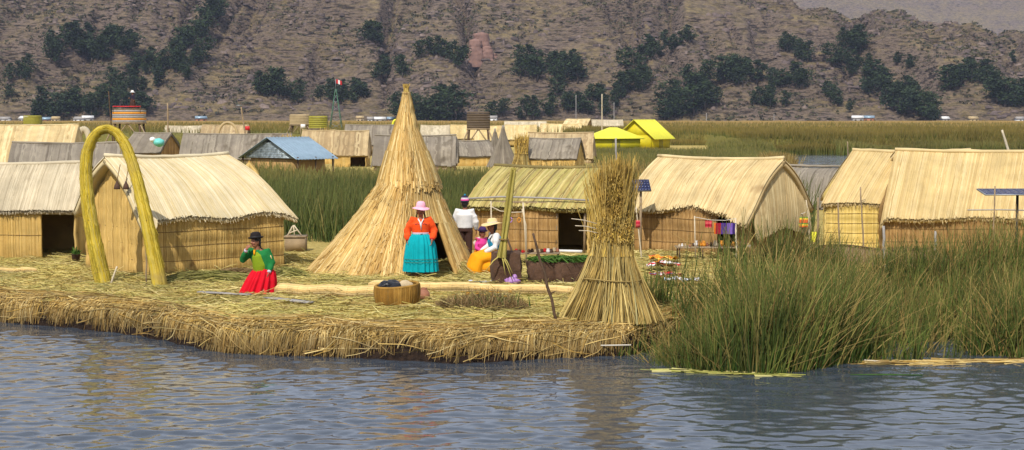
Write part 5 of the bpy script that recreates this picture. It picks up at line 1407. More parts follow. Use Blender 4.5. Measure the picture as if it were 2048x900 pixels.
# ------------------------------------------------------------------ reed fence and poles before the yellow pair
p = on(1640, 530); p2 = on(1868, 538); e = thing('reed_fence', 'low grey-brown reed fence before the joined yellow huts', 'fence', p)
V0 = p2 - p; ang = math.atan2(V0[1], V0[0]); e.rotation_euler = (0, 0, ang); Lf = float(np.hypot(V0[0], V0[1]))
for k in range(5):
    a, b = k / 5, (k + 1) / 5
    def fn(u, v, h, a=a, b=b): x = (a + (b - a) * u) * Lf; return np.stack([x, -h - .03 * np.sin(x * 2), v * (.42 + .04 * np.sin(x * 3)) - .03], -1)
    g = Geo(); slab(g, fn, 5, 5, .03); reeds(g, fn, 26, 6, .014, .10, 1.3, .003, .8); g.build('fence_panel', M['mat_grey'], e)
g = Geo(); xs_ = np.linspace(0, Lf, 12); g.tube(np.column_stack([xs_, -.03 * np.sin(xs_ * 2) - .03, .42 + .04 * np.sin(xs_ * 3)]), .018, 6); g.build('top_rail', M['wood_dark'], e)
stick('grey post with rough bark at the corner of the bigger golden hut', (1770, 540), (1767, 452), .035, M['plank'], wob=.006, name='post')
stick('pole with a small crossbar before the yellow quilted wall', (1729, 528), (1721, 374), .02, M['wood'], wob=.006, name='cross_pole', knots=(.82, .8))
stick('straight pole before the yellow quilted wall', (1680, 530), (1676, 405), .022, M['wood'], wob=.003)
stick('thick corner pole at the left end of the yellow hut', (1636, 522), (1636, 395), .03, M['wood'], wob=.006)
stick('short grey post before the bigger golden hut', (1871, 540), (1871, 462), .03, M['plank'], name='post')
stick('thin pole left of the solar panel post', (1985, 545), (1990, 372), .02, M['wood'], wob=.004)
heap('dark brown heap behind the reed fence, in the gap of the huts', 1700, 520, 1.6, .18, 300, M['dry'], .05)
heap('dark reed heap behind the fence under the bigger golden hut', 1815, 522, 1.5, .32, 300, M['dry'], .0)
g = Geo(); A = pix(1935, 420, 37.6); B = pix(2070, 421, 37.6); g.tube([A - A, (B - A) * .5 + np.array((0, 0, .01)), B - A], .014, 6); ob = g.build('rail_pole', M['plank']); ob.location = A; tag(ob, 'thin grey rail tied across the poles under the big solar panel', 'rail')

# ------------------------------------------------------------------ solar panels
M['cell'] = plain('solar_cell', (34, 42, 84), .22, 3, .25, bump=0, spec=.6)
def solar(label, foot, Y, c, w, h, tilt, yaw, nx, ny, postmat):
    q = pix(c[0], c[1], Y); zb = gz(q[0], q[1]) if Y < 60 else GZ; base = np.array((q[0], q[1], zb)); H = q[2] - zb
    e = thing('solar_panel', label, 'solar panel', base)
    Mr = np.array((Euler((tilt, 0, yaw))).to_matrix())
    g = Geo(); g.box((0, 0, H), (w, h, .03), M=Mr); p_ = g.build('panel', M['grey_metal'], e)
    for i in range(nx):
        for j in range(ny):
            off = Mr @ np.array(((i + .5) / nx * w * .96 - w * .48, (j + .5) / ny * h * .94 - h * .47, .018)); g = Geo(); g.box(off + np.array((0, 0, H)), (w / nx * .9, h / ny * .9, .006), M=Mr); g.build('cell', M['cell'], p_)
    g = Geo(); off = Mr @ np.array((foot, 0, -.02)); g.tube([off + np.array((0, .0, H)), (off[0], off[1], -.05)], .03, 8); g.build('post', postmat, e)
    g = Geo(); g.tube([Mr @ np.array((-w * .4, 0, -.03)) + np.array((0, 0, H)), Mr @ np.array((w * .4, 0, -.03)) + np.array((0, 0, H))], .014, 6); g.build('bracket', M['dark'], e)
solar('small blue solar panel on a pole between the big sheaf and tan hut', 0, 39.2, (1282, 371), .44, .34, R(50), R(12), 6, 4, M['wood'])
solar('long dark solar panel on a black post at the right edge', .1, 36.5, (2026, 384), 1.42, .62, R(9), R(2), 9, 4, M['dark'])
stick('tall grey pole rising behind the big sheaf', (1234, 440), (1232, 276), .022, M['plank'], Y=43.5)
stick('pale leaning pole in the open water at the right', (2020, 312), (2004, 260), .11, M['wood_pale'], Y=130)
stick('thin dark pole standing in the open water behind the yellow hut', (1697, 340), (1695, 283), .05, M['wood'], Y=118)
stick('short pale stub leaning in the water behind the yellow hut', (1903, 313), (1896, 302), .10, M['wood_pale'], Y=140)

# ------------------------------------------------------------------ things on the water
M['floater'] = fibre('floating_stalks', [(150, 150, 70), (176, 168, 92), (120, 128, 56), (190, 180, 120)], fine=0)
def floatbed(label, a, b, n, wid, mat, L=(.3, .9)):
    A, B = gnd(a[0], a[1], 0), gnd(b[0], b[1], 0); o = (A + B) / 2; g = Geo()
    t = RNG.random(n); c = A[None] + (B - A)[None] * t[:, None]; c[:, 1] += RNG.normal(0, wid, n); an = math.atan2(B[1] - A[1], B[0] - A[0]) + RNG.normal(0, .18, n); l = RNG.uniform(L[0], L[1], n)
    P = np.stack([np.column_stack([c[:, 0] + np.cos(an) * l * s, c[:, 1] + np.sin(an) * l * s, .012 + .012 * RNG.random(n)]) for s in (-.5, 0, .5)], 1) - o
    strands(g, P, RNG.uniform(.012, .026, n)); ob = g.build('floating_stalks', mat); ob.location = o; tag(ob, label, 'floating reeds'); ob['kind'] = 'stuff'; return ob
floatbed('yellow-green stalks floating before the tall reeds on the left', (1285, 741), (1555, 752), 46, .07, M['floater'])
floatbed('brown stalks floating in a mat along the reed foot on the right', (1740, 727), (2100, 722), 170, .12, M['fringe'])
g = Geo(); A = gnd(1700, 751, 0); B = gnd(1845, 752, 0); g.tube([(0, 0, .012), ((B - A) * .5) + (0, .02, .012), (B - A) + (0, 0, .012)], [.006, .012, .008], 5); ob = g.build('floating_stalk', M['leaf_green']); ob.location = A; tag(ob, 'single bright green stalk floating before the right reeds', 'stalk')
g = Geo(); A = pix(1150, 688, 25.6); B = pix(1262, 690, 25.1); g.tube([A - A, (B - A) * .5 - np.array((0, 0, .015)), B - A], .011, 6); ob = g.build('mooring_rope', M['rope']); ob.location = A; tag(ob, 'taut white mooring rope at the bank beside the reeds', 'rope')
g = Geo(); A = pix(1640, 705, 25.0); B = pix(1820, 728, 24.6); g.tube([A - A, (B - A) * .5 - np.array((0, 0, .03)), B - A], .011, 6); ob = g.build('mooring_rope', M['rope']); ob.location = A; tag(ob, 'white rope lying at the foot of the right reeds', 'rope')
for k in range(16):
    px = RNG.uniform(1245, 1285); p = on(px, RNG.uniform(672, 684)); g = Geo()
    if k == 0:
        g.ell((0, 0, .08), (.10, .08, .09), 14, 9, rough=.6, seed=2); ob = g.build('stone', M['plank']); ob.location = p; tag(ob, 'grey stone on the bank beside the tall reeds', 'stone')
# bare straw bundles sticking out of the bank

# ------------------------------------------------------------------ people
def hand(g, w, d, nrm, side, sc=1.0, curl=.5, thumbdir=None):
    d = np.array(d, float); d /= np.linalg.norm(d); nrm = np.array(nrm, float); nrm -= d * np.dot(d, nrm); nrm /= np.linalg.norm(nrm)
    s = np.cross(d, nrm) * side
    w = np.array(w, float)
    g.tube([w, w + d * .03 * sc, w + d * .075 * sc], [.022 * sc, .036 * sc, .036 * sc], 8, ry=[.018 * sc, .016 * sc, .014 * sc], side=s)
    for k, L in enumerate((.060, .070, .066, .050)):
        b = w + d * .07 * sc + s * (.029 - .0195 * k) * sc
        m = b + (d * math.cos(curl * .5) + nrm * math.sin(curl * .5)) * L * .5 * sc
        e_ = m + (d * math.cos(curl * 1.5) + nrm * math.sin(curl * 1.5)) * L * .5 * sc
        g.tube([b - d * .015 * sc, b, m, e_], [.0088 * sc, .0092 * sc, .0085 * sc, .0065 * sc], 7)
    b = w + d * .02 * sc + s * .03 * sc
    g.tube([b - s * .012 * sc, b + (d * .6 + s * .7) * .03 * sc, b + (d * .95 + s * .55 + nrm * .2) * .058 * sc], [.012 * sc, .0105 * sc, .0075 * sc], 7)

def vox(o, size, it=6, f=.5):
    it = it * 3 if size > .01 else it
    m = o.modifiers.new('remesh', 'REMESH'); m.mode = 'VOXEL'; m.voxel_size = size; m.use_smooth_shade = True
    s = o.modifiers.new('smooth', 'SMOOTH'); s.iterations = it; s.factor = f
    return o

def person(label, loc, yaw, J, cl, sc=1.0, lookyaw=0.0, name='person', group=None, vs_=.0075):
    e = thing(name, label, 'person', loc, yaw, group); e.scale = (sc, sc, sc)
    D = dict(pelvis=(0, 0, .80), waist=(0, 0, .96), chest=(0, 0, 1.12), neck=(0, 0, 1.23), head=(0, -.015, 1.375),
             shL=(-.165, 0, 1.19), elL=(-.225, .03, .95), wrL=(-.235, -.04, .745), shR=(.165, 0, 1.19), elR=(.225, .03, .95), wrR=(.235, -.04, .745),
             hipL=(-.085, 0, .78), knL=(-.09, -.01, .43), anL=(-.09, .02, .075), toL=(-.105, -.13, .03), hipR=(.085, 0, .78), knR=(.09, -.01, .43), anR=(.09, .02, .075), toR=(.105, -.13, .03),
             hdL=(0, -.25, -1), hdR=(0, -.25, -1), curl=.5)
    D.update(J); A = {k: (np.array(v, float) if not np.isscalar(v) else v) for k, v in D.items()}
    f = np.array((math.sin(lookyaw), -math.cos(lookyaw), 0)); sd = np.array((math.cos(lookyaw), math.sin(lookyaw), 0)); H = A['head']
    Mh = np.column_stack([sd, -f, (0, 0, 1)])
    g = Geo()
    g.tube([A['pelvis'] - (0, 0, .04), A['pelvis'], A['waist'], A['chest'], A['neck'] - (0, 0, .03)], [.13, .155, .135, .165, .10], 16, ry=[.10, .12, .10, .115, .07], side=(1, 0, 0))
    g.tube([A['neck'] - (0, 0, .05), A['neck'] + (H - A['neck']) * .6], [.052, .047], 10)
    g.ell(H, (.074, .09, .108), 18, 14, Mh); g.ell(H + f * .022 - (0, 0, .062), (.052, .062, .052), 14, 10, Mh)
    g.tube([H + f * .083 + (0, 0, .012), H + f * .104 - (0, 0, .026), H + f * .086 - (0, 0, .034)], [.010, .016, .008], 8)
    for s in (-1, 1): g.ell(H + sd * s * .076 - (0, 0, .012), (.012, .022, .032), 8, 7, Mh); g.ell(H + f * .072 + sd * s * .034 - (0, 0, .03), (.024, .02, .02), 8, 6, Mh)
    g.ell(H + f * .076 + (0, 0, .026), (.048, .014, .010), 10, 6, Mh)
    for s, side in (('L', -1), ('R', 1)):
        g.tube([A['chest'] + (A['sh' + s] - A['chest']) * .5 + (0, 0, .01), A['sh' + s], A['sh' + s] + (A['el' + s] - A['sh' + s]) * .5, A['el' + s]], [.06, .058, .05, .041], 10)
        g.tube([A['el' + s], A['el' + s] + (A['wr' + s] - A['el' + s]) * .35, A['wr' + s]], [.041, .040, .025], 10)
        hand(g, A['wr' + s], A['hd' + s], D.get('hn' + s, (-side * .9, -.2, 0)), -side if s == 'L' else -side, 1.0, A['curl'])
        g.tube([A['hip' + s], A['hip' + s] + (A['kn' + s] - A['hip' + s]) * .5, A['kn' + s]], [.085, .072, .052], 10)
        g.tube([A['kn' + s], A['kn' + s] + (A['an' + s] - A['kn' + s]) * .35, A['an' + s]], [.052, .050, .033], 10)
        g.tube([A['an' + s] + (0, .03, -.02), A['an' + s] - (0, 0, .03), (A['an' + s] + A['to' + s]) / 2 - (0, 0, .01), A['to' + s]], [.03, .038, .038, .026], 10, ry=[.03, .03, .026, .02], side=(1, 0, 0))
    vox(g.build('body', M['skin'], e), vs_, 3)
    for s in (-1, 1): g = Geo(); g.ell(H + f * .082 + sd * s * .032 + (0, 0, .008), (.014, .008, .008), 8, 6, Mh); g.build('eye', M['eye'], e)
    g = Geo(); g.ell(H + f * .083 - (0, 0, .058), (.024, .008, .007), 8, 6, Mh); g.build('mouth', M['lip'], e)
    g = Geo(); g.ell(H - f * .012 + (0, 0, .03), (.083, .094, .092), 16, 12, Mh); g.ell(H - f * .045 - (0, 0, .03), (.07, .055, .075), 14, 10, Mh); g.build('hair', M['hair'], e, smooth=True)
    cl(e, A, H, f, sd, Mh)
    return e
def garment(e, A, name, mat, torso, sleeves, vs_=.012, puff=0.0, extra=None):
    g = Geo()
    g.tube([A[k] + np.array(o) for k, o, _, _ in torso], [r for _, _, r, _ in torso], 18, ry=[r for _, _, _, r in torso], side=(1, 0, 0))
    for s in ('L', 'R'):
        sh, el, wr = A['sh' + s], A['el' + s], A['wr' + s]; m = el + (wr - el) * sleeves[2]
        g.tube([A['chest'] + (sh - A['chest']) * .4 + (0, 0, .015), sh + (0, 0, .008), sh + (el - sh) * .5, el, el + (m - el) * .55, m], [.07, .072 + puff * .3, sleeves[0] + puff, sleeves[0] + puff, sleeves[1] + puff * 1.2, sleeves[1] * .82], 12)
    if extra: extra(g)
    return vox(g.build(name, mat, e), vs_, 3)
def skirt(e, prof, mat, pleats=22, amp=.03, name='skirt', seed=0, hem=.0):
    """prof: (z, rx, ry, cx, cy) from waist to hem"""
    pr = np.array(prof, float); n = 132; k = 22
    t = np.linspace(0, 1, len(pr)); tt = np.linspace(0, 1, k); pr = np.column_stack([np.interp(tt, t, pr[:, j]) for j in range(5)])
    a = np.linspace(0, 2 * math.pi, n, endpoint=False)
    ph = a * pleats + 1.3 * np.sin(a * 3 + seed) + .8 * np.sin(a * 7 + seed)
    rip = np.sin(ph)[None, :] * (amp * (.25 + .9 * tt))[:, None] + (fbm(np.cos(a) * 3 + seed, np.sin(a) * 3, 2, seed)[None, :] - .5) * .05 * tt[:, None]
    V = np.stack([pr[:, 3:4] + (pr[:, 1:2] + rip) * np.cos(a), pr[:, 4:5] + (pr[:, 2:3] + rip) * np.sin(a), pr[:, 0:1] + hem * tt[:, None] ** 4 * np.sin(a * 2 + seed)], -1)
    g = Geo(); i = np.arange(k - 1)[:, None] * n; j = np.arange(n)[None]; j2 = (j + 1) % n
    q = np.stack([i + j, i + n + j, i + n + j2, i + j2], -1).reshape(-1, 4)
    g.add(V.reshape(-1, 3), q); W = V.copy(); W[..., 0] = pr[:, 3:4] + (W[..., 0] - pr[:, 3:4]) * .97; W[..., 1] = pr[:, 4:5] + (W[..., 1] - pr[:, 4:5]) * .97
    g.add(W.reshape(-1, 3), q[:, ::-1])
    return g.build(name, mat, e, smooth=True)
def hat(e, c, prof, mat, tilt=(0, 0), band=None, sy=1.08, wavy=0.0):
    Rm = np.array(Euler((tilt[0], tilt[1], 0)).to_matrix()); g = Geo(); g.lathe(prof, n=28, sy=sy)
    V = g.V[0]; r = np.hypot(V[:, 0], V[:, 1]); a = np.arctan2(V[:, 1], V[:, 0]); V[:, 2] += wavy * np.clip((r - .1) / .08, 0, 1) * np.sin(a * 2 + .7) ; g.V[0] = V @ Rm.T + np.array(c)
    h = g.build('hat', mat, e, smooth=True)
    if band is not None:
        g = Geo(); g.lathe([(band[0], band[1]), (band[0] + .004, band[1] + .012), (band[0] - .002, band[1] + .03)], n=28, sy=sy); g.V[0] = g.V[0] @ Rm.T + np.array(c); g.build('hat_band', band[2], h)
    return h
def braid(e, pts, r=.016):
    P = np.array(pts, float); t = np.linspace(0, 1, len(P)); tt = np.linspace(0, 1, 24); P = np.column_stack([np.interp(tt, t, P[:, j]) for j in range(3)])
    g = Geo(); g.tube(P, r * (1 + .3 * np.sin(tt * 50)) * (1 - .5 * tt), 8); g.build('braid', M['hair'], e)

cloths = dict(orange=(240, 84, 30), teal=(0, 160, 168), pink=(246, 178, 196), lav=(196, 186, 200), red=(206, 12, 34), green=(30, 116, 58), lime=(128, 150, 28), black=(34, 28, 28), white=(224, 222, 218),
              yellow=(240, 158, 18), blue=(40, 140, 178), purple=(66, 44, 92), magenta=(226, 70, 150), straw=(228, 198, 142), navy=(44, 40, 56), brown=(74, 52, 44), cream=(216, 204, 184), orange2=(222, 130, 20))
for k, c in cloths.items(): M['c_' + k] = plain('cloth_' + k, c, .85, 9, .16, bump=.25, bscale=70, spec=.2)
HATW = [(.0, .135), (.05, .132), (.082, .11), (.092, .05), (.098, .02), (.135, .008), (.172, -.012), (.176, -.018), (.15, -.012), (.098, .004), (.0, .004)]
HATB = [(.0, .12), (.05, .118), (.085, .098), (.098, .05), (.100, .012), (.120, .0), (.138, .012), (.142, .022), (.134, .006), (.1, -.008), (.0, -.006)]
HATS = [(.0, .105), (.06, .104), (.088, .085), (.094, .02), (.15, .004), (.205, -.006), (.208, -.012), (.15, -.004), (.09, .0), (.0, .0)]

# woman in teal skirt
def cl1(e, A, H, f, sd, Mh):
    garment(e, A, 'blouse', M['c_orange'], [('waist', (0, 0, -.06), .165, .13), ('waist', (0, 0, .03), .175, .14), ('chest', (0, -.01, 0), .195, .15), ('neck', (0, 0, -.06), .15, .09), ('neck', (0, 0, -.02), .07, .06)], (.062, .056, .93), puff=.02)
    g = Geo(); g.tube([(0, 0, .885), (0, 0, .935), (0, 0, .955)], [.168, .172, .165], 26, ry=[.135, .14, .13], side=(1, 0, 0)); b = g.build('belt', M['c_lav'], e, smooth=True)
    g = Geo(); g.box((.01, -.143, .92), (.035, .012, .03)); g.build('buckle', M['grey_metal'], b)
    skirt(e, [(.93, .15, .12, 0, 0), (.86, .22, .18, 0, 0), (.7, .285, .24, 0, 0), (.45, .315, .27, 0, 0), (.17, .335, .29, 0, 0)], M['c_teal'], 20, .022, seed=2)
    for z, r_ in ((.42, .322), (.36, .326)):
        g = Geo(); a = np.linspace(0, 2 * math.pi, 60); g.tube(np.column_stack([(r_ + .018) * np.cos(a), (r_ - .045 + .018) * np.sin(a), np.full(60, z)]), .006, 4, caps=False); g.build('skirt_trim', M['green_paint'], e)
    hat(e, H + (0, 0, .055), HATW, M['c_pink'], (.05, .04), (.096, .022, M['c_pink']), wavy=.012)
    for s in (-1, 1): braid(e, [H + sd * s * .07 + (0, .04, -.03), H + sd * s * .085 + (0, .05, -.12), (s * .12, .09, 1.1), (s * .10, .13, .95)])
    g = Geo(); g.tube([(-.055, -.10, 1.22), (-.02, -.142, 1.16), (.0, -.160, 1.06)], .014, 6); g.tube([(.055, -.10, 1.22), (.02, -.142, 1.16), (.0, -.160, 1.06)], .014, 6); g.build('collar', M['c_white'], e)
    for k in range(9):
        g = Geo(); x = -.10 + .025 * k; g.ell((x, -.152 + abs(x) * .12, 1.115 + .008 * (k % 2)), (.011, .008, .012), 7, 5); g.build('embroidery', M['c_navy' if k % 3 else 'c_purple'], e)
    g = Geo(); g.tube([(0, -.158, 1.15), (0, -.163, 1.08), (.002, -.16, 1.0)], [.012, .01, .006], 6); g.build('tassel', M['c_white'], e)
    for s, sg in (('L', -1), ('R', 1)):
        g = Geo(); P = A['el' + s] + (A['wr' + s] - A['el' + s]) * .9; g.tube([P - (A['wr' + s] - A['el' + s]) * .06, P + (A['wr' + s] - A['el' + s]) * .06], .040, 10); g.build('cuff', M['c_red'], e)
        g = Geo(); g.tube([A['an' + s] + (0, .045, -.055), A['an' + s] + (0, -.03, -.045), A['to' + s] + (0, -.02, -.008)], [.036, .043, .03], 10, ry=[.022, .026, .02], side=(1, 0, 0)); g.build('shoe', M['c_cream'], e)
p = on(842, 557)
person('woman in orange blouse, teal skirt and pink hat standing before the cone-shaped hut', (p[0], p[1], p[2] - .02), R(4), dict(elL=(-.27, .03, .97), wrL=(-.262, -.05, .775), elR=(.27, .03, .97), wrR=(.215, -.15, .80), hdL=(.05, -.2, -1), hdR=(-.15, -.3, -1)), cl1, sc=1.0)
# black shawl end that hangs in the doorway behind her
# kneeling woman in red skirt
J = dict(pelvis=(.05, 0, .42), waist=(.03, -.01, .56), chest=(-.02, -.03, .74), neck=(-.05, -.05, .86), head=(-.075, -.08, 1.0), shL=(-.20, -.04, .81), elL=(-.32, -.13, .66), wrL=(-.19, -.24, .86), shR=(.13, -.02, .81), elR=(.21, .0, .60), wrR=(.20, -.12, .43),
         hipL=(-.03, 0, .4), knL=(-.11, -.25, .08), anL=(-.06, .16, .07), toL=(-.05, .28, .04), hipR=(.13, 0, .4), knR=(.12, -.22, .08), anR=(.13, .18, .07), toR=(.13, .3, .04), hdL=(.55, .05, .75), hdR=(-.05, -.2, -1), hnL=(.3, .6, -.3), curl=1.1)
def cl2(e, A, H, f, sd, Mh):
    garment(e, A, 'cardigan', M['c_green'], [('waist', (0, .02, -.12), .17, .13), ('waist', (0, .01, 0), .19, .14), ('chest', (0, .01, 0), .20, .145), ('neck', (0, 0, -.05), .14, .09), ('neck', (0, .01, -.02), .07, .06)], (.064, .05, .8), puff=.008)
    g = Geo(); g.tube([A['waist'] + (-.03, -.05, -.15), A['waist'] + (-.03, -.055, 0), A['chest'] + (-.01, -.05, 0), A['neck'] + (0, -.03, -.05)], [.12, .145, .12, .05], 16, ry=[.10, .12, .115, .06], side=(1, 0, 0)); vox(g.build('sweater', M['c_lime'], e), .012, 3)
    skirt(e, [(.50, .15, .13, .03, 0), (.44, .22, .19, .03, 0), (.30, .275, .25, .0, -.02), (.12, .315, .30, -.05, -.03), (-.03, .34, .33, -.09, -.04)], M['c_red'], 17, .032, seed=5, hem=.015)
    hat(e, H + (0, 0, .06), HATB, M['c_black'], (.03, -.06), (.102, .015, M['dark']))
    for s in (-1, 1): braid(e, [H + sd * s * .07 - f * .03, H + sd * s * .085 - f * .05 - (0, 0, .12), A['chest'] + sd * s * .09 - f * .14 + (0, 0, .02), A['waist'] + sd * s * .07 - f * .16])
    for k in range(2):
        g = Geo(); d = (A['elR'] - A['shR']); c = A['shR'] + d * .45 + np.array((.055, -.045 + .035 * k, 0)); g.tube([c - d * .16, c + d * .16], .009, 5); g.build('sleeve_stripe', M['c_straw'], e)
    g = Geo(); g.tube([A['neck'] + (-.03, -.08, -.02), A['chest'] + (-.03, -.175, .03)], [.022, .014], 6); g.build('collar', M['c_yellow'], e)
    for s in ('L', 'R'): g = Geo(); v_ = A['wr' + s] - A['el' + s]; g.tube([A['wr' + s] - v_ * .22, A['wr' + s] - v_ * .02], .036, 9); g.build('cuff', M['c_lav'], e)
p = on(524, 588)
person('woman in red skirt and black bowler hat, kneeling with one hand at her mouth', (p[0], p[1], p[2] - .02), R(-18), J, cl2, sc=.98, lookyaw=R(-28))
# man seen from behind
def cl3(e, A, H, f, sd, Mh):
    garment(e, A, 'sweater', M['c_white'], [('pelvis', (0, 0, .02), .175, .135), ('waist', (0, 0, 0), .175, .135), ('chest', (0, 0, 0), .20, .145), ('neck', (0, 0, -.05), .14, .09), ('neck', (0, 0, 0), .065, .06)], (.066, .052, .9), puff=.006)
    g = Geo(); g.tube([A['pelvis'] + (0, 0, .05), A['pelvis'] - (0, 0, .05)], [.165, .17], 14, ry=[.125, .13], side=(1, 0, 0))
    for s in ('L', 'R'): g.tube([A['hip' + s], A['kn' + s], A['an' + s] + (0, 0, .02)], [.095, .075, .06], 10)
    vox(g.build('trousers', M['c_brown'], e), .014, 3)
    h = None
    for k, (z, c) in enumerate(((.0, 'c_navy'), (.035, 'c_magenta'), (.06, 'c_white'), (.08, 'c_purple'), (.105, 'c_navy'))):
        r0 = .094 * math.sqrt(max(.05, 1 - (z / .16) ** 2)); r1 = .094 * math.sqrt(max(.02, 1 - ((z + .034) / .16) ** 2)); g = Geo(); g.lathe([(r0, z), (r1, z + .035), (r1 * .2, z + .036)], c=H + (0, .01, .02), n=22, sy=1.1); o_ = g.build('knit_cap' if h is None else 'cap_stripe', M[c], h or e, smooth=True); h = h or o_
    g = Geo(); g.ell(H + (0, .01, .175), (.022, .022, .022), 10, 8); g.build('pompom', M['c_blue'], h)
    for s in ('L', 'R'): g = Geo(); g.tube([A['an' + s] + (0, .045, -.045), A['an' + s] + (0, -.03, -.04), A['to' + s] + (0, -.02, 0)], [.04, .046, .034], 10, ry=[.03, .034, .026], side=(1, 0, 0)); g.build('shoe', M['c_black'], e)
p = on(930, 530)
person('man in white sweater and striped knit cap standing with his back turned', (p[0], p[1], p[2] - .01), R(176), dict(elL=(-.24, -.01, .96), wrL=(-.24, -.08, .77), elR=(.24, -.01, .96), wrR=(.24, -.08, .77)), cl3, sc=.99)
# seated woman with straw hat, facing left
J = dict(pelvis=(0, .05, .34), waist=(0, .03, .5), chest=(0, -.01, .67), neck=(0, -.03, .79), head=(0, -.055, .93), shL=(-.165, -.02, .75), elL=(-.21, -.06, .53), wrL=(-.12, -.26, .43), shR=(.165, -.02, .75), elR=(.21, -.06, .53), wrR=(.12, -.26, .43),
         hipL=(-.09, .02, .32), knL=(-.13, -.33, .36), anL=(-.12, -.36, .07), toL=(-.13, -.48, .03), hipR=(.09, .02, .32), knR=(.13, -.33, .36), anR=(.12, -.36, .07), toR=(.13, -.48, .03), hdL=(.3, -.9, -.2), hdR=(-.3, -.9, -.2), hnL=(0, 0, -1), hnR=(0, 0, -1), curl=.7)
def cl4(e, A, H, f, sd, Mh):
    garment(e, A, 'shirt', M['c_white'], [('waist', (0, 0, -.12), .15, .12), ('waist', (0, 0, 0), .165, .13), ('chest', (0, 0, 0), .185, .135), ('neck', (0, 0, -.05), .13, .085), ('neck', (0, 0, -.01), .065, .055)], (.06, .05, .92), puff=.004)
    g = Geo(); g.tube([A['waist'] + (0, .005, -.13), A['waist'], A['chest'] + (0, .005, 0), A['neck'] - (0, 0, .05)], [.16, .178, .17, .10], 18, ry=[.13, .142, .15, .09], side=(1, 0, 0)); vox(g.build('vest', M['c_blue'], e), .012, 3)
    g = Geo(); g.tube([A['pelvis'] + (0, .06, .0), A['pelvis'] + (0, -.05, .02), (0, -.22, .33), (0, -.36, .30), (0, -.43, .12), (0, -.43, .0)], [.2, .23, .25, .26, .27, .27], 20, ry=[.16, .18, .15, .15, .16, .17], side=(1, 0, 0)); g.tube([(0, .08, .40), (0, .08, .2), (0, .06, .0)], [.17, .23, .25], 20, ry=[.15, .19, .2], side=(1, 0, 0)); g.ell((0, -.15, .14), (.26, .33, .17), 20, 12)
    vox(g.build('skirt', M['c_yellow'], e), .014, 2)
    hat(e, H + (0, 0, .055), HATS, M['c_straw'], (.10, 0), (.096, .012, M['c_cream']), wavy=.015)
    for s in (-1, 1): braid(e, [H + sd * s * .07 - f * .02, H + sd * s * .08 - f * .03 - (0, 0, .12), A['chest'] + sd * s * .09 + f * .12 + (0, 0, .02), A['waist'] + sd * s * .07 + f * .12])
p = on(985, 546)
person('woman in straw hat, blue vest and orange-yellow skirt sitting sideways', (p[0] + .05, p[1], p[2] - .01), R(-72), J, cl4, sc=1.05)
g = Geo(); g.box((0, 0, .12), (.36, .36, .24), top=.94); ob = g.build('seat_block', M['mat_grey']); ob.location = (p[0] + .1, p[1] + .03, p[2] - .02); tag(ob, 'low reed block that the straw-hatted woman sits on', 'seat')
# child with purple hat
def cl5(e, A, H, f, sd, Mh):
    garment(e, A, 'jacket', M['c_magenta'], [('waist', (0, 0, -.12), .15, .12), ('waist', (0, 0, 0), .165, .13), ('chest', (0, 0, 0), .185, .135), ('neck', (0, 0, -.05), .13, .085), ('neck', (0, 0, -.01), .065, .055)], (.06, .05, .9))
    g = Geo(); g.tube([A['pelvis'] + (0, .06, .0), A['pelvis'] + (0, -.05, .02), (0, -.22, .33), (0, -.36, .28), (0, -.41, .0)], [.19, .21, .23, .24, .25], 20, ry=[.16, .18, .15, .15, .16], side=(1, 0, 0)); g.ell((0, -.1, .14), (.24, .3, .17), 20, 12); vox(g.build('skirt', M['c_orange2'], e), .014, 2)
    hat(e, H + (0, 0, .05), HATB, M['c_purple'], (.12, 0), (.102, .015, M['c_navy']))
    g = Geo(); g.tube([A['chest'] + (0, .1, -.1), A['chest'] + (0, .14, .0), A['neck'] + (0, .08, 0)], [.16, .17, .08], 14, ry=[.06, .07, .05], side=(1, 0, 0)); g.build('carrying_cloth', M['c_cream'], e, smooth=True)
p = on(962, 536)
person('child in purple hat, pink jacket and orange skirt sitting beside the straw-hatted woman', (p[0], p[1] + .25, p[2] - .01), R(40), J, cl5, sc=.80)
g = Geo(); g.box((0, 0, .1), (.3, .3, .2), top=.94); ob = g.build('seat_block', M['mat_grey']); ob.location = (p[0] + .02, p[1] + .32, p[2] - .02); tag(ob, 'low reed block that the child in purple hat sits on', 'seat')

# ------------------------------------------------------------------ tin-roofed house
p = gnd(560, 352, .1); e = thing('tin_roof_house', 'house with blue-grey tin roof and slatted tin gable among the reeds', 'house', (-11.32, 87.0, .1), R(50))
L, D, hw, hr = 2.5, 3.7, 1.55, 2.44
g = Geo(); g.box((L / 2, D / 2, hw / 2), (L - .3, D - .3, hw)); g.build('wall', M['wall_brown'], e)
for k in range(13):
    z = hw - .15 + k * .065; hwid = (D / 2 + .1) * min(1, max(.05, 1 - (z - hw) / (hr - hw))); g = Geo(); g.box((-.02 - .012 * (k % 2), D / 2, z), (.02, 2 * hwid - .1, .058)); g.build('gable_slat', M['tin_slat'], e)
for sg in (-1, 1):
    def fn(u, v, h, sg=sg):
        y = D / 2 + sg * (D / 2 + .45) * v; z = hr - (hr - hw) * v * 1.27
        return np.stack([-.25 + (L + .5) * u, y, z + h + .018 * np.sin(u * L * 2 * math.pi / .19)], -1)
    g = Geo(); slab(g, fn, 160, 5, .025, .03); g.build('roof_sheet', M['tin'], e)
for x_, y_ in ((0, -.3), (L, -.3), (L / 2, -.3), (0, D + .3)): g = Geo(); g.bar((x_, y_, 0), (x_, y_, hw - .1), .05); g.build('post', M['wood_dark'], e)
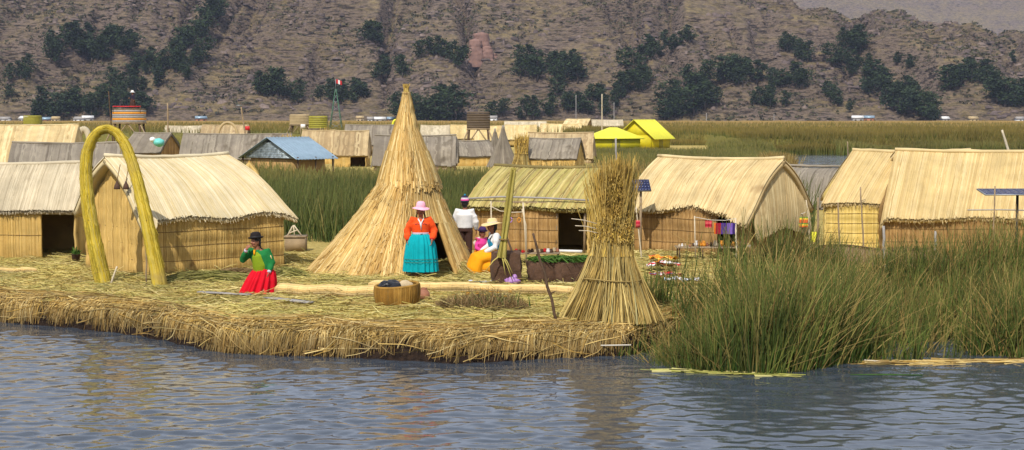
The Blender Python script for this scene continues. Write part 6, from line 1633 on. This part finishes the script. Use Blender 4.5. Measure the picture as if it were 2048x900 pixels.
# two yellow houses
def yellow_house(label, px, py, L, D, hw, hr, yaw, hip):
    p = gnd(px, py, GZ); e = thing('yellow_house', label, 'house', p, R(yaw), 'yellow houses on the far island')
    for k, (a, b) in enumerate((((0, 0), (L, 0)), ((L, 0), (L, D)), ((L, D), (0, D)), ((0, D), (0, 0)))):
        c = ((a[0] + b[0]) / 2, (a[1] + b[1]) / 2, hw / 2); g = Geo(); g.box(c, (abs(b[0] - a[0]) + .08, abs(b[1] - a[1]) + .08, hw) if True else 0); g.build('wall', M['yellow_wall'], e)
    if hip:
        o = .4; g = Geo(); V = [(-o, -o, hw), (L + o, -o, hw), (L + o, D + o, hw), (-o, D + o, hw), (L * .42, D / 2, hr), (L * .58, D / 2, hr)]
        V = np.array(V + [(x, y, z - .1) for x, y, z in V]); F = [(0, 1, 5, 4), (2, 3, 4, 5), (0, 6, 7, 1), (1, 7, 8, 2), (2, 8, 9, 3), (3, 9, 6, 0), (6, 9, 8, 7)]; g.add(V, F, [(1, 2, 5), (3, 0, 4)]); r_ = g.build('roof', M['yellow_roof'], e)
    else:
        g = Geo(); g.add([(0, 0, hw), (0, D, hw), (0, D / 2, hr), (.1, 0, hw), (.1, D, hw), (.1, D / 2, hr)], [(0, 1, 4, 3), (0, 3, 5, 2), (1, 2, 5, 4)], [(0, 2, 1), (3, 4, 5)]); g.build('gable', M['yellow_wall'], e)
        for sg in (-1, 1):
            fn = lambda u, v, h, sg=sg: np.stack([-.35 + (L + .7) * u, D / 2 + sg * (D / 2 + .5) * v, hr + .05 - (hr - hw) * v * (D / 2 + .5) / (D / 2) + h + .02 * np.sin(u * 90)], -1)
            g = Geo(); slab(g, fn, 60, 3, .05); g.build('roof_slope', M['yellow_roof'], e)
    g = Geo(); g.box((L * .5, -.05, hw * .42), (.8, .04, hw * .8)); d = g.build('door', M['olive_paint'], e); g = Geo(); g.ell((L * .5 + .3, -.1, hw * .42), (.04, .04, .04), 8, 6); g.build('handle', M['grey_metal'], d)
yellow_house('yellow house with low hipped roof, left of the yellow pair', 1184, 300, 4.6, 4.2, 1.15, 2.15, 4, True)
yellow_house('taller yellow gabled house, right of the yellow pair', 1303, 298, 4.2, 3.6, 1.35, 2.85, 60, False)
stick('thin grey pole before the hipped yellow house', (1232, 335), (1231, 278), .06, M['plank'], Y=110)
stick('tall thin pale mast left of the yellow houses', (1204, 290), (1204, 188), .07, M['wood_pale'], Y=185)
stick('bare wooden pole right of the striped watchtower', (337, 300), (335, 206), .07, M['wood'], Y=120, wob=.01)
stick('thin dark pole left of the striped watchtower', (226, 290), (217, 182), .05, M['wood_dark'], Y=120, wob=.01)
stick('tall pole with a small lamp head above the wide grey roof', (492, 280), (482, 212), .07, M['wood'], Y=125)
g = Geo(); q = pix(478, 211, 125); g.box((0, 0, 0), (.42, .2, .08)); ob = g.build('lamp_head', M['grey_metal']); ob.location = q; tag(ob, 'small pale lamp head on top of the tall pole', 'lamp')
for px, a, b in ((1152, 190, 236), (1228, 205, 240), (1413, 226, 246), (1548, 228, 246), (100 + 745, 205, 246)):
    stick({1152: 'pale utility pole on the shore behind the cream huts', 1228: 'pale utility pole on the shore behind the yellow houses', 1413: 'utility pole on the far shore above the left marsh', 1548: 'utility pole on the far shore above the middle marsh', 845: 'utility pole on the far shore right of the cone tip'}[px], (px, b + 4), (px, a), .22, M['plank'], Y=858)

# ------------------------------------------------------------------ watchtowers and cabins
def tower(label, px, yb, yp, yt, w, mat, stripes=False, roof=True, Y=None, name='watchtower'):
    Y = Y or (CAMZ - GZ) * FPX / (yb - HORIZON); s = FPX / Y; p = pix(px, yb, Y); p[2] = GZ
    zp = CAMZ - (yp - HORIZON) / s - GZ; zt = CAMZ - (yt - HORIZON) / s - GZ; W = w / s; D = W * .8
    e = thing(name, label, 'tower', p)
    for sx in (-1, 1):
        for sy in (-1, 1): g = Geo(); g.bar((sx * W * .52, sy * D * .52, -.05), (sx * W * .42, sy * D * .42, zp + .1), .09); g.build('leg', M['wood_dark'], e)
        g = Geo(); g.bar((sx * W * .45, -D * .45, zp * .45), (0, -D * .45, zp), .055); g.build('brace', M['wood'], e)
        g = Geo(); g.bar((sx * W * .95, -D * .5, .0), (sx * W * .44, -D * .45, zp), .06); g.build('stay', M['wood'], e)
    g = Geo(); g.box((0, 0, zp), (W * 1.04, D * 1.04, .12)); g.build('platform', M['wood'], e)
    for k, (c, sz) in enumerate((((0, -D / 2, 0), (W, .07)), ((0, D / 2, 0), (W, .07)), ((-W / 2, 0, 0), (.07, D)), ((W / 2, 0, 0), (.07, D)))):
        g = Geo(); n = 6; hh = (zt - zp - .12) / n
        for j in range(n):
            g = Geo(); g.box((c[0], c[1], zp + .07 + hh * (j + .5)), (sz[0], sz[1], hh * .94)); m_ = M['plank'] if not stripes else (M['orange_paint'] if j in (1, 4) else M['plank'])
            g.build('board', m_ if stripes else mat, e)
    if roof:
        g = Geo(); g.box((0, 0, zt + .05), (W * 1.1, D * 1.1, .14), top=.86); g.build('roof', mat, e)
    else:
        g = Geo(); g.box((0, 0, zt + .02), (W * .99, D * .99, .08)); g.build('deck', M['wood'], e)
        for sx in (-1, 1): g = Geo(); g.bar((sx * W * .48, -D * .5, zt - .3), (sx * W * .48, -D * .5, zt + .28), .05); g.build('rail_post', M['wood_dark'], e)
        g = Geo(); g.bar((-W * .5, -D * .5, zt + .26), (W * .5, -D * .5, zt + .26), .05); g.build('rail', M['red'], e)
    return e, p, zt
e, p, zp = tower('watchtower with orange-striped plank parapet behind the yellow arch', 260, 312, 246, 219, 56, M['plank'], True, False, Y=150)
def cl6(e, A, H, f, sd, Mh):
    garment(e, A, 'jacket', M['c_navy'], [('pelvis', (0, 0, 0), .18, .14), ('waist', (0, 0, 0), .175, .135), ('chest', (0, 0, 0), .20, .145), ('neck', (0, 0, -.05), .14, .09)], (.07, .055, .9), .02)
    skirt(e, [(.9, .16, .13, 0, 0), (.6, .22, .2, 0, 0), (.15, .26, .24, 0, 0)], M['c_brown'], 14, .02)
    hat(e, H + (0, 0, .055), [(r_ * 1.25, z_ * 1.25) for r_, z_ in HATW], M['c_white'])
person('person in dark clothes and white hat standing on the striped watchtower', (p[0] + .25, p[1] + .3, GZ + zp + .05), R(-40), dict(wrL=(-.2, -.22, .95), elL=(-.24, -.02, .96)), cl6, sc=1.05, vs_=.015)
M['thatch_dark'] = fibre('thatch_dark', [(84, 72, 60), (98, 84, 70), (72, 62, 52)], nscale=1, fine=8)
tower('dark thatched cabin on stilts behind the green-roofed hut', 957, 300, 258, 226, 44, M['thatch_dark'], Y=140, name='stilt_cabin')
tower('brown box cabin on stilts left of the olive one', 600, 276, 250, 231, 36, M['roof_brown'], Y=200, name='stilt_cabin')
tower('olive yellow box cabin on stilts left of the flag mast', 637, 278, 258, 234, 34, M['olive_paint'], Y=190, name='stilt_cabin')
tower('small yellow-green cabin at the far left above the tan roof', 66, 262, 249, 233, 30, M['olive_paint'], Y=215, name='stilt_cabin')
# thin steel mast with flag
Y = 230; p = pix(672, 258, Y); p[2] = .3; e = thing('flag_mast', 'tapering steel lattice mast with a red and white flag on top', 'mast', p)
H = pix(672, 178, Y)[2] - .3; w0 = 22 * Y / FPX
for k in range(4):
    a = math.pi / 4 + k * math.pi / 2; b = a + math.pi / 2
    g = Geo(); g.bar((w0 * math.cos(a), w0 * math.sin(a), 0), (0.08 * math.cos(a), .08 * math.sin(a), H), .05, 5); g.build('leg', M['green_paint'], e)
    for j in range(9):
        t0, t1 = j / 9, (j + 1) / 9; r0, r1 = w0 * (1 - t0) + .08 * t0, w0 * (1 - t1) + .08 * t1
        g = Geo(); g.bar((r0 * math.cos(a), r0 * math.sin(a), H * t0), (r1 * math.cos(b), r1 * math.sin(b), H * t1), .025, 4); g.build('lattice_bar', M['grey_metal'], e)
g = Geo(); g.bar((0, 0, H - .2), (0, 0, H + 1.4), .04, 6); g.build('flag_pole', M['grey_metal'], e)
for k, c in enumerate(('red', 'white', 'red')):
    g = Geo(); u = np.linspace(0, 1, 5); V = np.concatenate([np.column_stack([.05 + .27 * (k + u), .1 * np.sin((k + u) * 2.2), np.full(5, H + 1.35 - .15 * (k + u) * .6 - z_)]) for z_ in (0, .55)]); V2 = V + np.array((0, .02, 0))
    i = np.arange(4); q = np.stack([i, i + 1, i + 6, i + 5], 1); g.add(V, q); g.add(V2, q[:, ::-1]); g.build('flag_stripe', M[c], e)
# small arches far off
def small_arch(label, px, yt, yb, w, Y, r, mat):
    p = pix(px, yb, Y); a = np.linspace(0, math.pi, 22); s = FPX / Y; h = (yb - yt) / s
    g = Geo(); g.tube(np.column_stack([-w / 2 / s * np.cos(a), 0 * a, h * np.sin(a) ** .8]), r, 9, wob=.1); ob = g.build('reed_arch', mat); ob.location = p; tag(ob, label, 'arch', 'small arches of the farther islands')
small_arch('small grey arch above the wide grey roof', 456, 245, 282, 40, 140, .11, M['roof_brown'])
small_arch('small pale ring arch right of the long tan hut', 168, 258, 292, 22, 110, .20, M['roof_old'])
small_arch('tiny yellow arch left of the cone tip', 792, 240, 256, 14, 200, .14, M['yellow_roof'])
# people-sized odds and ends far off: a boat and a resting figure in white
Y = 105; p = pix(314, 292, Y); e = thing('water_drum', 'turquoise and white bundle on a dark roof under the watchtower', 'bundle', p)
M['turq'] = plain('turquoise_plastic', (110, 200, 190), .5, 5, .2)
g = Geo(); g.ell((0.1, 0, .22), (.36, .3, .26), 16, 10, rough=.5, seed=3); g.build('bundle_body', M['turq'], e); g = Geo(); g.ell((-.25, -.05, .4), (.2, .2, .17), 14, 9, rough=.4, seed=4); g.build('bundle_top', M['white'], e)
Y = 150
for lab, px, py, nm, c in (('small red flag right of the grey arch', 490, 262, 'flag', 'red'), ('small white and blue flag by the olive cabin', 601, 258, 'flag', 'white')):
    p = pix(px, py + 14, Y); e = thing(nm, lab, 'flag', p, 0, 'small flags of the farther islands'); h = 24 * Y / FPX
    g = Geo(); g.bar((0, 0, -.4), (0, 0, h), .03, 5); g.build('pole', M['wood'], e); g = Geo(); g.box((.22, 0, h - .2), (.42, .03, .36)); g.build('cloth', M[c], e)
# reed boat hull roofs (white sheets) beside the tin house
# far shore hamlet
rs = np.random.default_rng(12)
SPOTS = [(10, 244), (48, 245), (92, 243), (112, 245), (160, 243), (176, 245), (402, 240), (720, 243), (742, 240), (760, 241), (782, 240), (870, 246), (985, 245), (1715, 243), (1738, 243), (1946, 243), (2040, 243), (1890, 244)]
for k, (px, py) in enumerate(SPOTS):
    Y = 855 + 4 * rs.random(); p = pix(px, py, Y); p[2] = .3; w = rs.uniform(3, 5.5); h = rs.uniform(1.8, 2.6)
    where = 'left of the hillside foot' if px < 220 else ('above the wide grey roof' if px < 500 else ('behind the huts near the cone tip' if px < 900 else ('behind the stilt cabin' if px < 1100 else 'beyond the marsh on the right')))
    e = thing('shore_house', 'tiny pale house on the far shore ' + where, 'house', p, rs.uniform(-.4, .4), 'tiny houses on the far shore')
    g = Geo(); g.box((0, 0, h / 2), (w, 4, h)); g.build('wall', M[['white', 'plank', 'pot', 'stone'][k % 4]], e)
    g = Geo(); g.add([(-w / 2 - .3, -2.4, h), (w / 2 + .3, -2.4, h), (w / 2 + .3, 2.4, h), (-w / 2 - .3, 2.4, h), (-w / 2 - .3, 0, h + 1.3), (w / 2 + .3, 0, h + 1.3)], [(0, 1, 5, 4), (2, 3, 4, 5), (0, 3, 2, 1)], [(0, 4, 3), (1, 2, 5)]); g.build('roof', M[['plank', 'white', 'tin', 'roof_brown'][k % 4]], e)
    for sx in (-.25, .25): g = Geo(); g.box((sx * w, -2.02, h * .55), (.9, .06, .9)); g.build('window', M['dark'], e)
